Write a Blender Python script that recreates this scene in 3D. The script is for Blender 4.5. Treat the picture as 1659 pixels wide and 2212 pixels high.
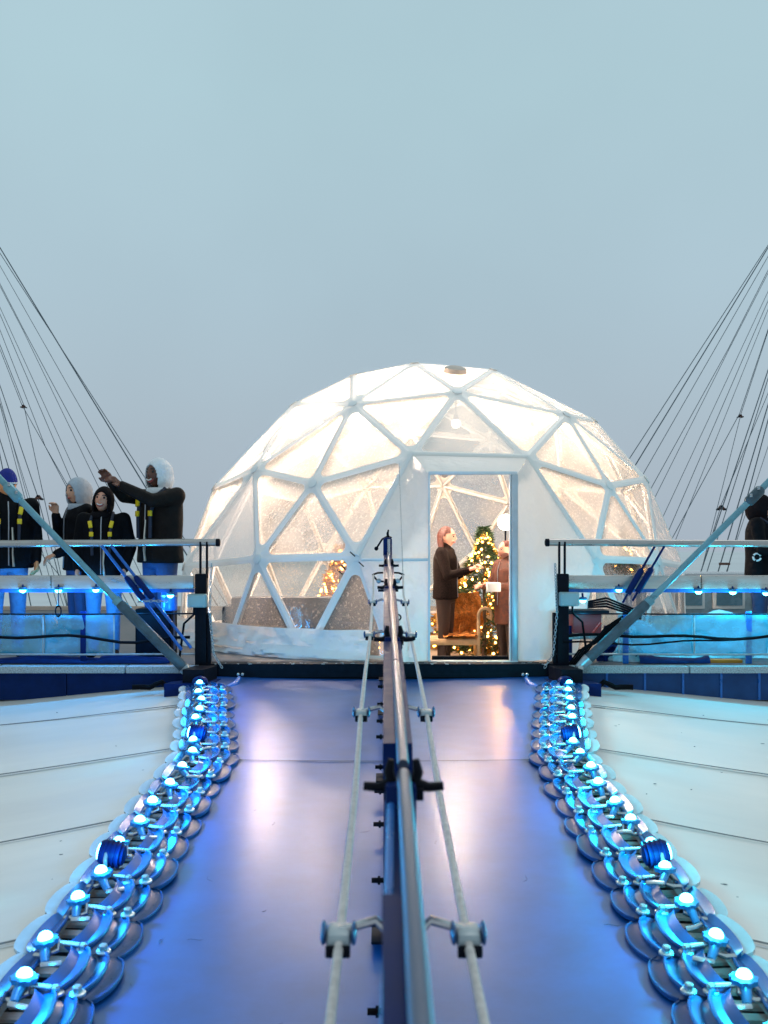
import bpy, bmesh, math, random
from mathutils import Vector, Matrix, noise
random.seed(7)
R = math.radians
sc = bpy.context.scene
for o in list(bpy.data.objects):
    bpy.data.objects.remove(o)
C = sc.collection

# ------------------------------------------------------------------ camera, sky, sun, exposure
F, HZ, CZ = 2100.0, 1170.0, 1.17          # focal length and horizon in a 1659-wide frame, eye height above deck datum
cam = bpy.data.cameras.new('camera')
cam.sensor_fit = 'HORIZONTAL'; cam.sensor_width = 36; cam.lens = 36 * F / 1659
cam.shift_y = (HZ - 1106) / 1659
cam.clip_start = 0.05; cam.clip_end = 6000
cam.dof.use_dof = True; cam.dof.focus_distance = 8.6; cam.dof.aperture_fstop = 6.3
camo = bpy.data.objects.new('camera', cam); C.objects.link(camo)
camo.location = (0, 0, CZ); camo.rotation_euler = (R(90), 0, 0)
sc.camera = camo

SUN_EL, SUN_AZ = R(58), R(200)
w = bpy.data.worlds.new('World'); sc.world = w; w.use_nodes = True
nt = w.node_tree; nt.nodes.clear()
wo = nt.nodes.new('ShaderNodeOutputWorld'); bg = nt.nodes.new('ShaderNodeBackground')
sky = nt.nodes.new('ShaderNodeTexSky'); sky.sky_type = 'NISHITA'; sky.sun_disc = False
sky.sun_elevation = SUN_EL; sky.sun_rotation = SUN_AZ; sky.air_density = 2.0; sky.dust_density = 4.0
skm = nt.nodes.new('ShaderNodeVectorMath'); skm.operation = 'SCALE'; skm.inputs['Scale'].default_value = 0.08
tc = nt.nodes.new('ShaderNodeTexCoord'); sep = nt.nodes.new('ShaderNodeSeparateXYZ')
ramp = nt.nodes.new('ShaderNodeValToRGB')
e = ramp.color_ramp.elements
e[0].position = 0.0; e[0].color = (.43, .515, .605, 1)
e[1].position = 1.0; e[1].color = (.44, .62, .69, 1)
for p, c in ((.10, (.43, .535, .63, 1)), (.24, (.435, .58, .67, 1)), (.42, (.445, .63, .70, 1))):
    k = e.new(p); k.color = c
cl = nt.nodes.new('ShaderNodeTexNoise'); cl.inputs['Scale'].default_value = 2.2; cl.inputs['Detail'].default_value = 4
clr = nt.nodes.new('ShaderNodeMapRange'); clr.inputs['From Min'].default_value = .3; clr.inputs['From Max'].default_value = .7
clr.inputs['To Min'].default_value = .95; clr.inputs['To Max'].default_value = 1.05
clm = nt.nodes.new('ShaderNodeVectorMath'); clm.operation = 'SCALE'
mx = nt.nodes.new('ShaderNodeMix'); mx.data_type = 'RGBA'; mx.inputs[0].default_value = .10
L = nt.links.new
L(tc.outputs['Generated'], sep.inputs[0]); L(sep.outputs['Z'], ramp.inputs[0]); L(tc.outputs['Generated'], cl.inputs['Vector'])
L(cl.outputs['Fac'], clr.inputs['Value']); L(ramp.outputs[0], clm.inputs[0]); L(clr.outputs[0], clm.inputs['Scale'])
L(sky.outputs[0], skm.inputs[0]); L(clm.outputs[0], mx.inputs[6]); L(skm.outputs[0], mx.inputs[7])
L(mx.outputs[2], bg.inputs[0]); bg.inputs[1].default_value = 1.0; L(bg.outputs[0], wo.inputs[0])

sl = bpy.data.lights.new('sun', 'SUN'); sl.energy = 0.5; sl.angle = R(25); sl.color = (1, .95, .9)
so = bpy.data.objects.new('sun', sl); C.objects.link(so)
so.rotation_euler = (R(90) - SUN_EL, 0, R(180) - SUN_AZ + R(180)); so.location = (0, 0, 40)

sc.view_settings.view_transform = 'Standard'; sc.view_settings.look = 'None'
sc.view_settings.exposure = 0; sc.view_settings.gamma = 1
sc.view_settings.use_curve_mapping = False
cy = sc.cycles
cy.use_denoising = True; cy.max_bounces = 10; cy.transparent_max_bounces = 24; cy.diffuse_bounces = 3
cy.glossy_bounces = 3; cy.transmission_bounces = 6; cy.caustics_reflective = False; cy.caustics_refractive = False
cy.sample_clamp_indirect = 4.0; cy.use_adaptive_sampling = False

def P(x, y, Y):
    """a point at distance Y in front of the camera, given where it shows in a 1659-wide frame"""
    return Vector(((x - 829.5) / F * Y, Y, CZ - (y - HZ) / F * Y))

# ------------------------------------------------------------------ materials
MATS = {}
def M(name, col, rough=.5, metal=0., var=.12, scale=6., bump=0., bscale=60., spec=.5, emit=None, es=0., rvar=.08, coat=0., coord='Object', stretch=None):
    if name in MATS: return MATS[name]
    m = bpy.data.materials.new(name); m.use_nodes = True; n = m.node_tree; b = n.nodes['Principled BSDF']
    b.inputs['Roughness'].default_value = rough; b.inputs['Metallic'].default_value = metal
    b.inputs['Specular IOR Level'].default_value = spec; b.inputs['Coat Weight'].default_value = coat
    t = n.nodes.new('ShaderNodeTexCoord'); mp = n.nodes.new('ShaderNodeMapping')
    if stretch: mp.inputs['Scale'].default_value = stretch
    n.links.new(t.outputs[coord], mp.inputs[0])
    tx = n.nodes.new('ShaderNodeTexNoise'); tx.inputs['Scale'].default_value = scale; tx.inputs['Detail'].default_value = 6; tx.inputs['Roughness'].default_value = .62
    n.links.new(mp.outputs[0], tx.inputs['Vector'])
    rp = n.nodes.new('ShaderNodeMapRange'); rp.inputs[1].default_value = .3; rp.inputs[2].default_value = .7
    rp.inputs[3].default_value = 1 - var; rp.inputs[4].default_value = 1 + var
    n.links.new(tx.outputs['Fac'], rp.inputs[0])
    cm = n.nodes.new('ShaderNodeVectorMath'); cm.operation = 'SCALE'; cm.inputs[0].default_value = col[:3]
    n.links.new(rp.outputs[0], cm.inputs['Scale']); n.links.new(cm.outputs[0], b.inputs['Base Color'])
    rr = n.nodes.new('ShaderNodeMapRange'); rr.inputs[1].default_value = .3; rr.inputs[2].default_value = .7
    rr.inputs[3].default_value = max(.03, rough - rvar); rr.inputs[4].default_value = min(1, rough + rvar)
    n.links.new(tx.outputs['Fac'], rr.inputs[0]); n.links.new(rr.outputs[0], b.inputs['Roughness'])
    if bump:
        bx = n.nodes.new('ShaderNodeTexNoise'); bx.inputs['Scale'].default_value = bscale; bx.inputs['Detail'].default_value = 4
        n.links.new(mp.outputs[0], bx.inputs['Vector'])
        bp = n.nodes.new('ShaderNodeBump'); bp.inputs['Strength'].default_value = bump; bp.inputs['Distance'].default_value = .02
        n.links.new(bx.outputs['Fac'], bp.inputs['Height']); n.links.new(bp.outputs[0], b.inputs['Normal'])
    if emit:
        b.inputs['Emission Color'].default_value = (*emit, 1); b.inputs['Emission Strength'].default_value = es
    MATS[name] = m; return m

def film(name, clear=.6, tint=(1, 1, 1), body=(.85, .85, .85), drops=.35, dscale=70., gloss=.08, grough=.12, bump=.2, bscale=5., trans=.7, dlo=.52, dhi=.68):
    """clear plastic sheet: partly see-through, partly scattering, with droplets and wrinkles"""
    m = bpy.data.materials.new(name); m.use_nodes = True; n = m.node_tree; n.nodes.clear()
    N = n.nodes.new; K = n.links.new
    out = N('ShaderNodeOutputMaterial'); tr = N('ShaderNodeBsdfTransparent'); tr.inputs[0].default_value = (*tint, 1)
    tl = N('ShaderNodeBsdfTranslucent'); tl.inputs[0].default_value = (*body, 1)
    df = N('ShaderNodeBsdfDiffuse'); df.inputs[0].default_value = (*body, 1)
    gl = N('ShaderNodeBsdfGlossy'); gl.inputs['Roughness'].default_value = grough
    t = N('ShaderNodeTexCoord')
    d = N('ShaderNodeTexNoise'); d.inputs['Scale'].default_value = dscale; d.inputs['Detail'].default_value = 3; d.inputs['Roughness'].default_value = .7
    K(t.outputs['Object'], d.inputs['Vector'])
    dr = N('ShaderNodeMapRange'); dr.inputs[1].default_value = dlo; dr.inputs[2].default_value = dhi; dr.inputs[3].default_value = 0; dr.inputs[4].default_value = drops
    K(d.outputs['Fac'], dr.inputs[0])
    big = N('ShaderNodeTexNoise'); big.inputs['Scale'].default_value = 1.3; big.inputs['Detail'].default_value = 3; K(t.outputs['Object'], big.inputs['Vector'])
    br = N('ShaderNodeMapRange'); br.inputs[1].default_value = .35; br.inputs[2].default_value = .65; br.inputs[3].default_value = (1 - clear) * .6; br.inputs[4].default_value = (1 - clear) * 1.4
    K(big.outputs['Fac'], br.inputs[0])
    ad = N('ShaderNodeMath'); ad.operation = 'ADD'; ad.use_clamp = True; K(dr.outputs[0], ad.inputs[0]); K(br.outputs[0], ad.inputs[1])
    m1 = N('ShaderNodeMixShader'); m1.inputs[0].default_value = trans; K(df.outputs[0], m1.inputs[1]); K(tl.outputs[0], m1.inputs[2])
    m2 = N('ShaderNodeMixShader'); K(ad.outputs[0], m2.inputs[0]); K(tr.outputs[0], m2.inputs[1]); K(m1.outputs[0], m2.inputs[2])
    wr = N('ShaderNodeTexNoise'); wr.inputs['Scale'].default_value = bscale; wr.inputs['Detail'].default_value = 5; K(t.outputs['Object'], wr.inputs['Vector'])
    bp = N('ShaderNodeBump'); bp.inputs['Strength'].default_value = bump; bp.inputs['Distance'].default_value = .05; K(wr.outputs['Fac'], bp.inputs['Height'])
    K(bp.outputs[0], gl.inputs['Normal'])
    fr = N('ShaderNodeLayerWeight'); fr.inputs['Blend'].default_value = .35; K(bp.outputs[0], fr.inputs['Normal'])
    fm = N('ShaderNodeMapRange'); fm.inputs[3].default_value = gloss; fm.inputs[4].default_value = .7; K(fr.outputs['Fresnel'], fm.inputs[0])
    m3 = N('ShaderNodeMixShader'); K(fm.outputs[0], m3.inputs[0]); K(m2.outputs[0], m3.inputs[1]); K(gl.outputs[0], m3.inputs[2])
    K(m3.outputs[0], out.inputs[0]); MATS[name] = m; return m

def cloth(name, col, trans=.35, bump=.3, bscale=6.):
    """white coated fabric that lets a little light through"""
    m = bpy.data.materials.new(name); m.use_nodes = True; n = m.node_tree; n.nodes.clear(); N = n.nodes.new; K = n.links.new
    out = N('ShaderNodeOutputMaterial'); t = N('ShaderNodeTexCoord')
    wr = N('ShaderNodeTexNoise'); wr.inputs['Scale'].default_value = bscale; wr.inputs['Detail'].default_value = 6; K(t.outputs['Object'], wr.inputs['Vector'])
    bp = N('ShaderNodeBump'); bp.inputs['Strength'].default_value = bump; bp.inputs['Distance'].default_value = .04; K(wr.outputs['Fac'], bp.inputs['Height'])
    pr = N('ShaderNodeBsdfPrincipled'); pr.inputs['Base Color'].default_value = (*col, 1); pr.inputs['Roughness'].default_value = .38; K(bp.outputs[0], pr.inputs['Normal'])
    tl = N('ShaderNodeBsdfTranslucent'); tl.inputs[0].default_value = (*col, 1)
    mx_ = N('ShaderNodeMixShader'); mx_.inputs[0].default_value = trans; K(pr.outputs[0], mx_.inputs[1]); K(tl.outputs[0], mx_.inputs[2]); K(mx_.outputs[0], out.inputs[0])
    MATS[name] = m; return m

M('roof_cloth', (.77, .73, .69), .55, var=.085, scale=.9, bump=.05, bscale=90, stretch=(.35, 1.6, 1))
M('seam', (.16, .17, .18), .7)
M('walk', (.001, .066, .27), .285, var=.18, scale=6, bump=0, spec=.75, rvar=.0)
MATS['walk'].node_tree.nodes['Principled BSDF'].inputs['IOR'].default_value = 1.7
M('walk_seam', (.05, .07, .12), .6)
M('navy', (.006, .02, .085), .5, var=.2, scale=9, spec=.04)
M('navy_paint', (.004, .018, .10), .4, var=.15, scale=14, spec=.06)
M('blue_paint', (.015, .12, .42), .3, var=.12, scale=12, spec=.4)
M('fascia_blue', (.012, .05, .16), .4, var=.25, scale=5, spec=.2)
M('dark', (.006, .007, .012), .5, var=.3, scale=20, spec=.06)
M('black_rubber', (.004, .004, .006), .6, spec=.05)
M('steel', (.55, .54, .55), .26, metal=.9, var=.05, scale=14, rvar=.015)
M('rail_steel', (.13, .15, .21), .30, metal=.85, var=.05, scale=14, rvar=.015)
M('top_steel', (.42, .39, .38), .28, metal=.85, var=.08, scale=6, rvar=.02)
M('steel_dull', (.36, .40, .43), .38, metal=.7, var=.2, scale=18)
M('steel_board', (.50, .46, .43), .30, metal=.75, var=.14, scale=3, stretch=(1, 1, 6))
M('galv', (.33, .42, .46), .42, metal=.45, var=.22, scale=16)
M('teal_pipe', (.14, .30, .36), .32, metal=.3, var=.2, scale=9)
M('pipe_dark', (.05, .085, .11), .4, metal=.3, var=.35, scale=12)
M('rope', (.62, .58, .56), .6, var=.2, scale=60, bump=.4, bscale=200)
M('cable', (.07, .10, .125), .6, spec=.2)
M('rust', (.09, .04, .03), .7, var=.4, scale=8)
M('box_grey', (.27, .41, .44), .45, var=.08)
M('lamp_body', (.03, .20, .42), .25, metal=.2, var=.1, scale=30, spec=.5)
M('clamp_metal', (.014, .085, .25), .24, metal=.25, var=.07, scale=10, spec=.6, rvar=.03)
M('clamp_dark', (.008, .06, .20), .35, var=.2, scale=24, spec=.3)
M('clamp_pale', (.42, .48, .51), .35, var=.08, scale=18)
M('bolt', (.46, .52, .54), .3, metal=.85)
M('slat', (.62, .50, .46), .6, var=.25, scale=8, stretch=(1, 6, 1))
M('grit', (.32, .36, .38), .75, var=.55, scale=85)
M('deck', (.07, .075, .085), .55, var=.3, scale=10)
M('beige', (.55, .45, .38), .6)
M('ground', (.60, .62, .64), .9, var=.1, scale=.01)  # mist over the distance is put into this pale colour
M('tube_white', (.78, .80, .82), .4, var=.06)
M('door_metal', (.52, .56, .60), .35, metal=.5)
M('sofa', (.014, .024, .042), .6, var=.3, scale=4, bump=.3, bscale=12)
M('wood_light', (.72, .46, .24), .5, var=.2, scale=10)
M('fur', (.62, .20, .03), .9, var=.45, scale=30, bump=1., bscale=60)
M('white_fur', (.85, .83, .80), .9, var=.1, bump=1., bscale=80)
M('floor_in', (.30, .24, .20), .6, var=.2)
M('jacket_black', (.005, .005, .007), .7, spec=.08, var=.4, scale=14, bump=.9, bscale=11)
M('jacket_brown', (.011, .008, .0075), .65, spec=.12, var=.4, scale=12, bump=.9, bscale=11)
M('jeans', (.10, .19, .36), .75, var=.2, scale=22, bump=.3, bscale=40)
M('jeans_dark', (.03, .06, .16), .75, var=.2, scale=22, bump=.3, bscale=40)
M('grey_hood', (.40, .44, .50), .85, var=.12, scale=25, bump=.3, bscale=40)
M('white_hood', (.74, .75, .78), .85, var=.08, scale=25, bump=.3, bscale=40)
M('black_hood', (.007, .005, .007), .8, spec=.1, var=.3, bump=.3, bscale=30)
M('beanie', (.01, .02, .22), .9, var=.2, scale=30, bump=.4, bscale=120)
M('beanie_white', (.72, .74, .78), .9, bump=.4, bscale=120)
M('skin_light', (.74, .33, .22), .5, var=.08, scale=12)
M('skin_mid', (.66, .32, .20), .5, var=.08, scale=12)
M('skin_warm', (.76, .28, .11), .5, var=.08, scale=12)
M('skin_dark', (.14, .045, .025), .45, var=.15, scale=12)
M('hair_black', (.012, .010, .010), .5, var=.3, bump=.4, bscale=60)
M('hair_red', (.085, .014, .005), .5, var=.3, bump=.5, bscale=60)
M('eye', (.02, .015, .015), .3)
M('lip', (.42, .07, .06), .45)
M('tooth', (.85, .82, .78), .4)
M('yellow', (.85, .58, .01), .45, var=.08)
M('webbing', (.02, .025, .05), .7)
M('metal_clip', (.55, .53, .48), .3, metal=.9)
M('white_print', (.75, .76, .78), .6)
M('zip', (.40, .40, .44), .35, metal=.6)
M('coat_lace', (.012, .007, .006), .8, var=1.0, scale=70, spec=.08)
M('coat_brown', (.09, .022, .008), .7, var=.5, scale=24)
M('trouser_brown', (.025, .009, .005), .7, var=.35, scale=16)
M('red_crate', (.42, .045, .05), .5, var=.15)
M('red_bright', (.65, .03, .02), .45)
M('orange_board', (.58, .22, .01), .55, var=.15)
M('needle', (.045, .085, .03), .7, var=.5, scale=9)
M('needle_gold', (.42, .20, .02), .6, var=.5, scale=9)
M('trunk', (.10, .06, .04), .8)
M('bauble', (.75, .42, .08), .18, metal=.8)
M('white_box', (.82, .80, .77), .6)
M('crumple', (.62, .70, .74), .42, var=.08, scale=5, bump=.8, bscale=7)
M('smoke_panel', (.10, .20, .26), .25, var=.2, scale=5)
M('fairy', (1, .6, .2), .5, emit=(1.0, .50, .10), es=16)
M('globe', (1, 1, 1), .5, emit=(1.0, .90, .74), es=9)
M('bulb_l', (1, 1, 1), .5, emit=(.09, .62, 1.0), es=20)
M('bulb_r', (1, 1, 1), .5, emit=(.09, .82, 1.0), es=20)
film('pane_low', clear=.86, tint=(.97, .94, .90), body=(.97, .88, .80), drops=.24, dscale=38, trans=.6)
film('pane_mid', clear=.60, tint=(.97, .94, .90), body=(.97, .88, .80), drops=.38, dscale=44, trans=.65)
film('pane_high', clear=.58, tint=(.97, .94, .90), body=(.97, .89, .82), drops=.34, dscale=46, trans=.65)
film('barrier_film', clear=.48, tint=(.22, .62, .86), body=(.05, .46, .66), drops=.22, dscale=14, gloss=.10, grough=.12, bump=.9, bscale=4.5, trans=.4)
cloth('skin_border', (.90, .87, .84), .045, .12, 9)
cloth('vestibule', (.89, .86, .83), .17, .9, 7)

# ------------------------------------------------------------------ mesh tools
class MB:
    def __init__(s): s.v = []; s.f = []
    def add(s, vs, fs):
        b = len(s.v); s.v += [Vector(p) for p in vs]; s.f += [tuple(i + b for i in f) for f in fs]; return s
    def box(s, c, d, rot=None):
        c = Vector(c); hx, hy, hz = d[0] / 2, d[1] / 2, d[2] / 2
        vs = [Vector((x, y, z)) for x in (-hx, hx) for y in (-hy, hy) for z in (-hz, hz)]
        if rot is not None: vs = [rot @ v for v in vs]
        return s.add([v + c for v in vs], [(0, 1, 3, 2), (4, 6, 7, 5), (0, 4, 5, 1), (2, 3, 7, 6), (0, 2, 6, 4), (1, 5, 7, 3)])
    def bbox(s, c, d, bev=.006, rot=None):
        """box with chamfered edges"""
        bm = bmesh.new(); bmesh.ops.create_cube(bm, size=1)
        for v in bm.verts: v.co = Vector((v.co.x * d[0], v.co.y * d[1], v.co.z * d[2]))
        bmesh.ops.bevel(bm, geom=list(bm.edges), offset=min(bev, .45 * min(d)), segments=2, affect='EDGES', profile=.5)
        vs = [v.co.copy() for v in bm.verts]; bm.verts.index_update(); fs = [[v.index for v in f.verts] for f in bm.faces]; bm.free()
        if rot is not None: vs = [rot @ v for v in vs]
        return s.add([v + Vector(c) for v in vs], fs)
    def tube(s, p0, p1, r0, r1=None, n=10, caps=True):
        return s.path([p0, p1], [r0, r0 if r1 is None else r1], n, caps)
    def path(s, pts, r, n=8, caps=True):
        pts = [Vector(p) for p in pts]
        if not isinstance(r, (list, tuple)): r = [r] * len(pts)
        vs = []; up = None
        for i, p in enumerate(pts):
            d = (pts[min(i + 1, len(pts) - 1)] - pts[max(i - 1, 0)]).normalized()
            if up is None:
                up = Vector((0, 0, 1)) if abs(d.z) < .9 else Vector((1, 0, 0))
            a = d.cross(up)
            if a.length < 1e-6: a = d.cross(Vector((0, 1, 0)))
            a.normalize(); b_ = a.cross(d).normalized(); up = b_
            for k in range(n):
                t = 2 * math.pi * k / n
                vs.append(p + (a * math.cos(t) + b_ * math.sin(t)) * r[i])
        fs = [(i * n + k, i * n + (k + 1) % n, (i + 1) * n + (k + 1) % n, (i + 1) * n + k) for i in range(len(pts) - 1) for k in range(n)]
        if caps: fs += [tuple(range(n - 1, -1, -1)), tuple((len(pts) - 1) * n + k for k in range(n))]
        return s.add(vs, fs)
    def lathe(s, prof, n=16, mat=None):
        vs = []; fs = []
        for r, z in prof:
            for k in range(n):
                t = 2 * math.pi * k / n; vs.append(Vector((r * math.cos(t), r * math.sin(t), z)))
        for i in range(len(prof) - 1):
            for k in range(n): fs.append((i * n + k, i * n + (k + 1) % n, (i + 1) * n + (k + 1) % n, (i + 1) * n + k))
        fs += [tuple(range(n - 1, -1, -1)), tuple((len(prof) - 1) * n + k for k in range(n))]
        if mat is not None: vs = [mat @ v for v in vs]
        return s.add(vs, fs)
    def ball(s, c, r, n=12, m=8, mat=None):
        rx, ry, rz = r if isinstance(r, (tuple, list)) else (r, r, r)
        vs = []; fs = []
        for i in range(m + 1):
            a = math.pi * i / m
            for k in range(n):
                t = 2 * math.pi * k / n
                vs.append(Vector((rx * math.sin(a) * math.cos(t), ry * math.sin(a) * math.sin(t), rz * math.cos(a))))
        for i in range(m):
            for k in range(n): fs.append((i * n + k, (i + 1) * n + k, (i + 1) * n + (k + 1) % n, i * n + (k + 1) % n))
        if mat is not None: vs = [mat @ v for v in vs]
        return s.add([v + Vector(c) for v in vs], fs)
    def loft(s, rings, n=16):
        """rings of (centre, rx, ry) stacked along z"""
        vs = []; fs = []
        for c, rx, ry in rings:
            for k in range(n):
                t = 2 * math.pi * k / n; vs.append(Vector(c) + Vector((rx * math.cos(t), ry * math.sin(t), 0)))
        for i in range(len(rings) - 1):
            for k in range(n): fs.append((i * n + k, i * n + (k + 1) % n, (i + 1) * n + (k + 1) % n, (i + 1) * n + k))
        fs += [tuple(range(n - 1, -1, -1)), tuple((len(rings) - 1) * n + k for k in range(n))]
        return s.add(vs, fs)
    def slab(s, poly, z0, z1):
        n = len(poly)
        vs = [Vector((p[0], p[1], z0)) for p in poly] + [Vector((p[0], p[1], z1)) for p in poly]
        return s.add(vs, [tuple(range(n - 1, -1, -1)), tuple(range(n, 2 * n))] + [(i, (i + 1) % n, n + (i + 1) % n, n + i) for i in range(n)])
    def grid(s, fn, nu, nv):
        vs = [fn(i / nu, j / nv) for j in range(nv + 1) for i in range(nu + 1)]
        return s.add(vs, [(j * (nu + 1) + i, j * (nu + 1) + i + 1, (j + 1) * (nu + 1) + i + 1, (j + 1) * (nu + 1) + i) for j in range(nv) for i in range(nu)])
    def torus(s, c, Rr, r, n=14, m=6, mat=None, sx=1.):
        vs = []; fs = []
        for i in range(n):
            a = 2 * math.pi * i / n
            for k in range(m):
                t = 2 * math.pi * k / m; q = Rr + r * math.cos(t)
                v = Vector((q * math.cos(a) * sx, q * math.sin(a), r * math.sin(t)))
                vs.append((mat @ v if mat is not None else v) + Vector(c))
        for i in range(n):
            for k in range(m): fs.append((i * m + k, ((i + 1) % n) * m + k, ((i + 1) % n) * m + (k + 1) % m, i * m + (k + 1) % m))
        return s.add(vs, fs)
    def mesh(s, name, smooth=False, fix=True):
        me = bpy.data.meshes.new(name); me.from_pydata([tuple(v) for v in s.v], [], s.f); me.update()
        if fix:
            bm = bmesh.new(); bm.from_mesh(me); bmesh.ops.recalc_face_normals(bm, faces=bm.faces); bm.to_mesh(me); bm.free()
        if smooth:
            for p in me.polygons: p.use_smooth = True
            try: me.set_sharp_from_angle(angle=R(40))
            except Exception: pass
        return me
    def build(s, name, mat, parent=None, smooth=True, fix=True):
        return place(s.mesh(name, smooth, fix), name, mat, parent)

def place(me, name, mat, parent=None, loc=None, rot=None):
    if mat is not None and not me.materials: me.materials.append(MATS[mat])
    o = bpy.data.objects.new(name, me); C.objects.link(o)
    if parent is not None: o.parent = parent
    if loc is not None: o.location = loc
    elif parent is not None and parent.get('_w'): o.location = -world_loc(parent)
    if rot is not None: o.rotation_euler = rot
    return o
def world_loc(o):
    l = Vector((0, 0, 0))
    while o is not None: l += o.location; o = o.parent
    return l
def tag(o, label, cat=None, group=None, kind=None):
    o['label'] = label
    if cat: o['category'] = cat
    if group: o['group'] = group
    if kind: o['kind'] = kind
    return o
def thing(name, label, cat, loc=(0, 0, 0), group=None, world=True, rotz=0):
    """an Empty at the base of a thing; with world=True its parts are given in world coordinates"""
    o = bpy.data.objects.new(name, None); C.objects.link(o); o.location = loc; o.rotation_euler = (0, 0, rotz); o.empty_display_size = .1
    tag(o, label, cat, group)
    if world: o['_w'] = 1
    return o
def struct(o, label=None):
    o['kind'] = 'structure'
    if label: o['label'] = label
    return o
def sub(mb, name, mat, part, smooth=True):
    """a sub-part: geometry in world coordinates under a part that itself sits at world origin"""
    return place(mb.mesh(name, smooth), name, mat, part, loc=(0, 0, 0))
def copy_tree(o, parent=None):
    c = o.copy(); C.objects.link(c); c.parent = parent
    for ch in list(o.children): copy_tree(ch, c)
    return c
def light(name, kind, loc, energy, col, parent=None, radius=.03, **kw):
    l = bpy.data.lights.new(name, kind); l.energy = energy; l.color = col
    if kind in ('POINT', 'SPOT'): l.shadow_soft_size = radius
    for k, v in kw.items(): setattr(l, k, v)
    o = bpy.data.objects.new(name, l); C.objects.link(o)
    if parent is not None: o.parent = parent
    o.location = loc; return o
ORD = 'first second third fourth fifth sixth seventh eighth ninth tenth eleventh twelfth thirteenth fourteenth fifteenth sixteenth seventeenth eighteenth nineteenth twentieth'.split()
SIDE = {-1: 'below the pointing man', 1: 'on the red crate side'}

# ------------------------------------------------------------------ ground, roof fabric, walkway
def wz(Y): return -.43 + .051 * Y
def edge(Y): return 1.12 if Y < 5.85 else 1.12 + (Y - 5.85) * .178
def roof_z(x, Y):
    s = .08 + .03 * (8.5 - Y) if Y < 8.5 else .08 + .015 * (Y - 8.5)
    return wz(min(Y, 9.5)) - .03 - s * (abs(x) - 1.25) - .004 * max(0, abs(x) - 3) ** 2 * .5

g = MB().add([(-3000, -600, -50), (3000, -600, -50), (3000, 5000, -50), (-3000, 5000, -50)], [(0, 1, 2, 3)]).build('ground', 'ground', smooth=False); struct(g, 'ground far below the roof with mist painted into its pale colour')
seams = [-2.1, -.7, .8, 2.2, 3.55, 4.85, 6.18, 7.55, 9.4]
for sd in (-1, 1):
    rf = struct(bpy.data.objects.new('roof_fabric', None), 'white coated fabric roof panels %s of the walkway' % ('left' if sd < 0 else 'right')); C.objects.link(rf)
    for a, b in zip(seams[:-1], seams[1:]):
        def fn(u, v, a=a, b=b):
            Y = a + (b - a) * v; x0 = edge(Y) + .055; x = x0 + (14 - x0) * u ** 1.6
            sag = -.018 * math.sin(math.pi * v) * min(1, 4 * u)
            return Vector((sd * x, Y + .004 * math.sin(x * 1.7 + a), roof_z(x, Y) + sag + .012 * noise.noise((x * .8, Y * .8, a))))
        MB().grid(fn, 26, 10).build('fabric_panel', 'roof_cloth', rf)
        def sf(u, v, b=b):
            Y = b; x0 = edge(Y) + .12; x = x0 + (13.9 - x0) * u ** 1.6
            yy = Y + .004 * math.sin(x * 1.7 + b) + (v - .5) * .016 * (1 + .3 * noise.noise((x * 3, b, 1)))
            return Vector((sd * x, yy, roof_z(x, yy) + .010 + .012 * noise.noise((x * .8, Y * .8, b)) + (.004 if .2 < v < .8 else 0)))
        if b < 9: MB().grid(sf, 40, 3).build('seam', 'seam', rf)
# the far side of the roof beyond the platform
def far(u, v):
    a = -1.9 + 3.8 * u; r = 8 + 70 * v; return Vector((r * math.sin(a), 11 + r * math.cos(a), -.9 - .10 * (r - 8) - .0009 * (r - 8) ** 2))
struct(MB().grid(far, 40, 14).build('roof_far_side', 'roof_cloth'), 'white fabric roof falling away behind the platform')

wk = struct(bpy.data.objects.new('walkway', None), 'blue glossy fabric walkway leading up to the dome'); C.objects.link(wk)
for a, b in ((-2.2, 1.4), (1.4, 5.82), (5.82, 8.40)):
    def fn(u, v, a=a, b=b):
        Y = a + (b - a) * v; X = (2 * u - 1) * (edge(Y) - .04)
        z = wz(Y) - .015 * (1 - (X / 1.2) ** 2) + .0025 * noise.noise((X * 2.2, Y * 1.6, 3)) + .0012 * noise.noise((X * 9, Y * 7, 5))
        return Vector((X, Y, z))
    MB().grid(fn, 40, 60).build('walkway_panel', 'walk', wk)
for b in (1.4, 5.82):
    def sf(u, v, b=b):
        X = (2 * u - 1) * (edge(b) - .06); Y = b + (v - .5) * .014
        return Vector((X, Y, wz(Y) - .015 * (1 - (X / 1.2) ** 2) + .0025 * noise.noise((X * 2.2, Y * 1.6, 3)) + .0055))
    MB().grid(sf, 40, 1).build('seam', 'walk_seam', wk, fix=False)

rs = random.Random(11); m = MB()
for k in range(16):
    Y = rs.uniform(2.6, 6.2); X = rs.uniform(-.85, .85); a = rs.uniform(0, 3.14); ln = rs.uniform(.02, .07); w_ = rs.uniform(.0007, .0014)
    pp = []
    for q in range(5):
        t = (q / 4 - .5) * ln; bx_ = .12 * ln * math.sin(q * 1.3 + k); x_, y_ = X + t * math.cos(a) - bx_ * math.sin(a), Y + t * math.sin(a) + bx_ * math.cos(a)
        pp.append((x_, y_, wz(y_) - .015 * (1 - (x_ / 1.2) ** 2) + .0025 * noise.noise((x_ * 2.2, y_ * 1.6, 3)) + .0035))
    m.path(pp, [w_ * .4, w_, w_, w_, w_ * .4], 4)
o = m.build('scuff_marks', 'walk_seam', wk); o['kind'] = 'stuff'
m = MB()
for k in range(90):
    sd = rs.choice((-1, 1)); Y = rs.uniform(2.5, 8.0); x_ = edge(Y) + .25 + rs.random() ** 1.5 * 2.4; q = rs.uniform(.002, .007)
    m.ball((sd * x_, Y, roof_z(x_, Y) + .004 - .018 * .6), (q * rs.uniform(1, 4), q, q * .5), 6, 4)
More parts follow.
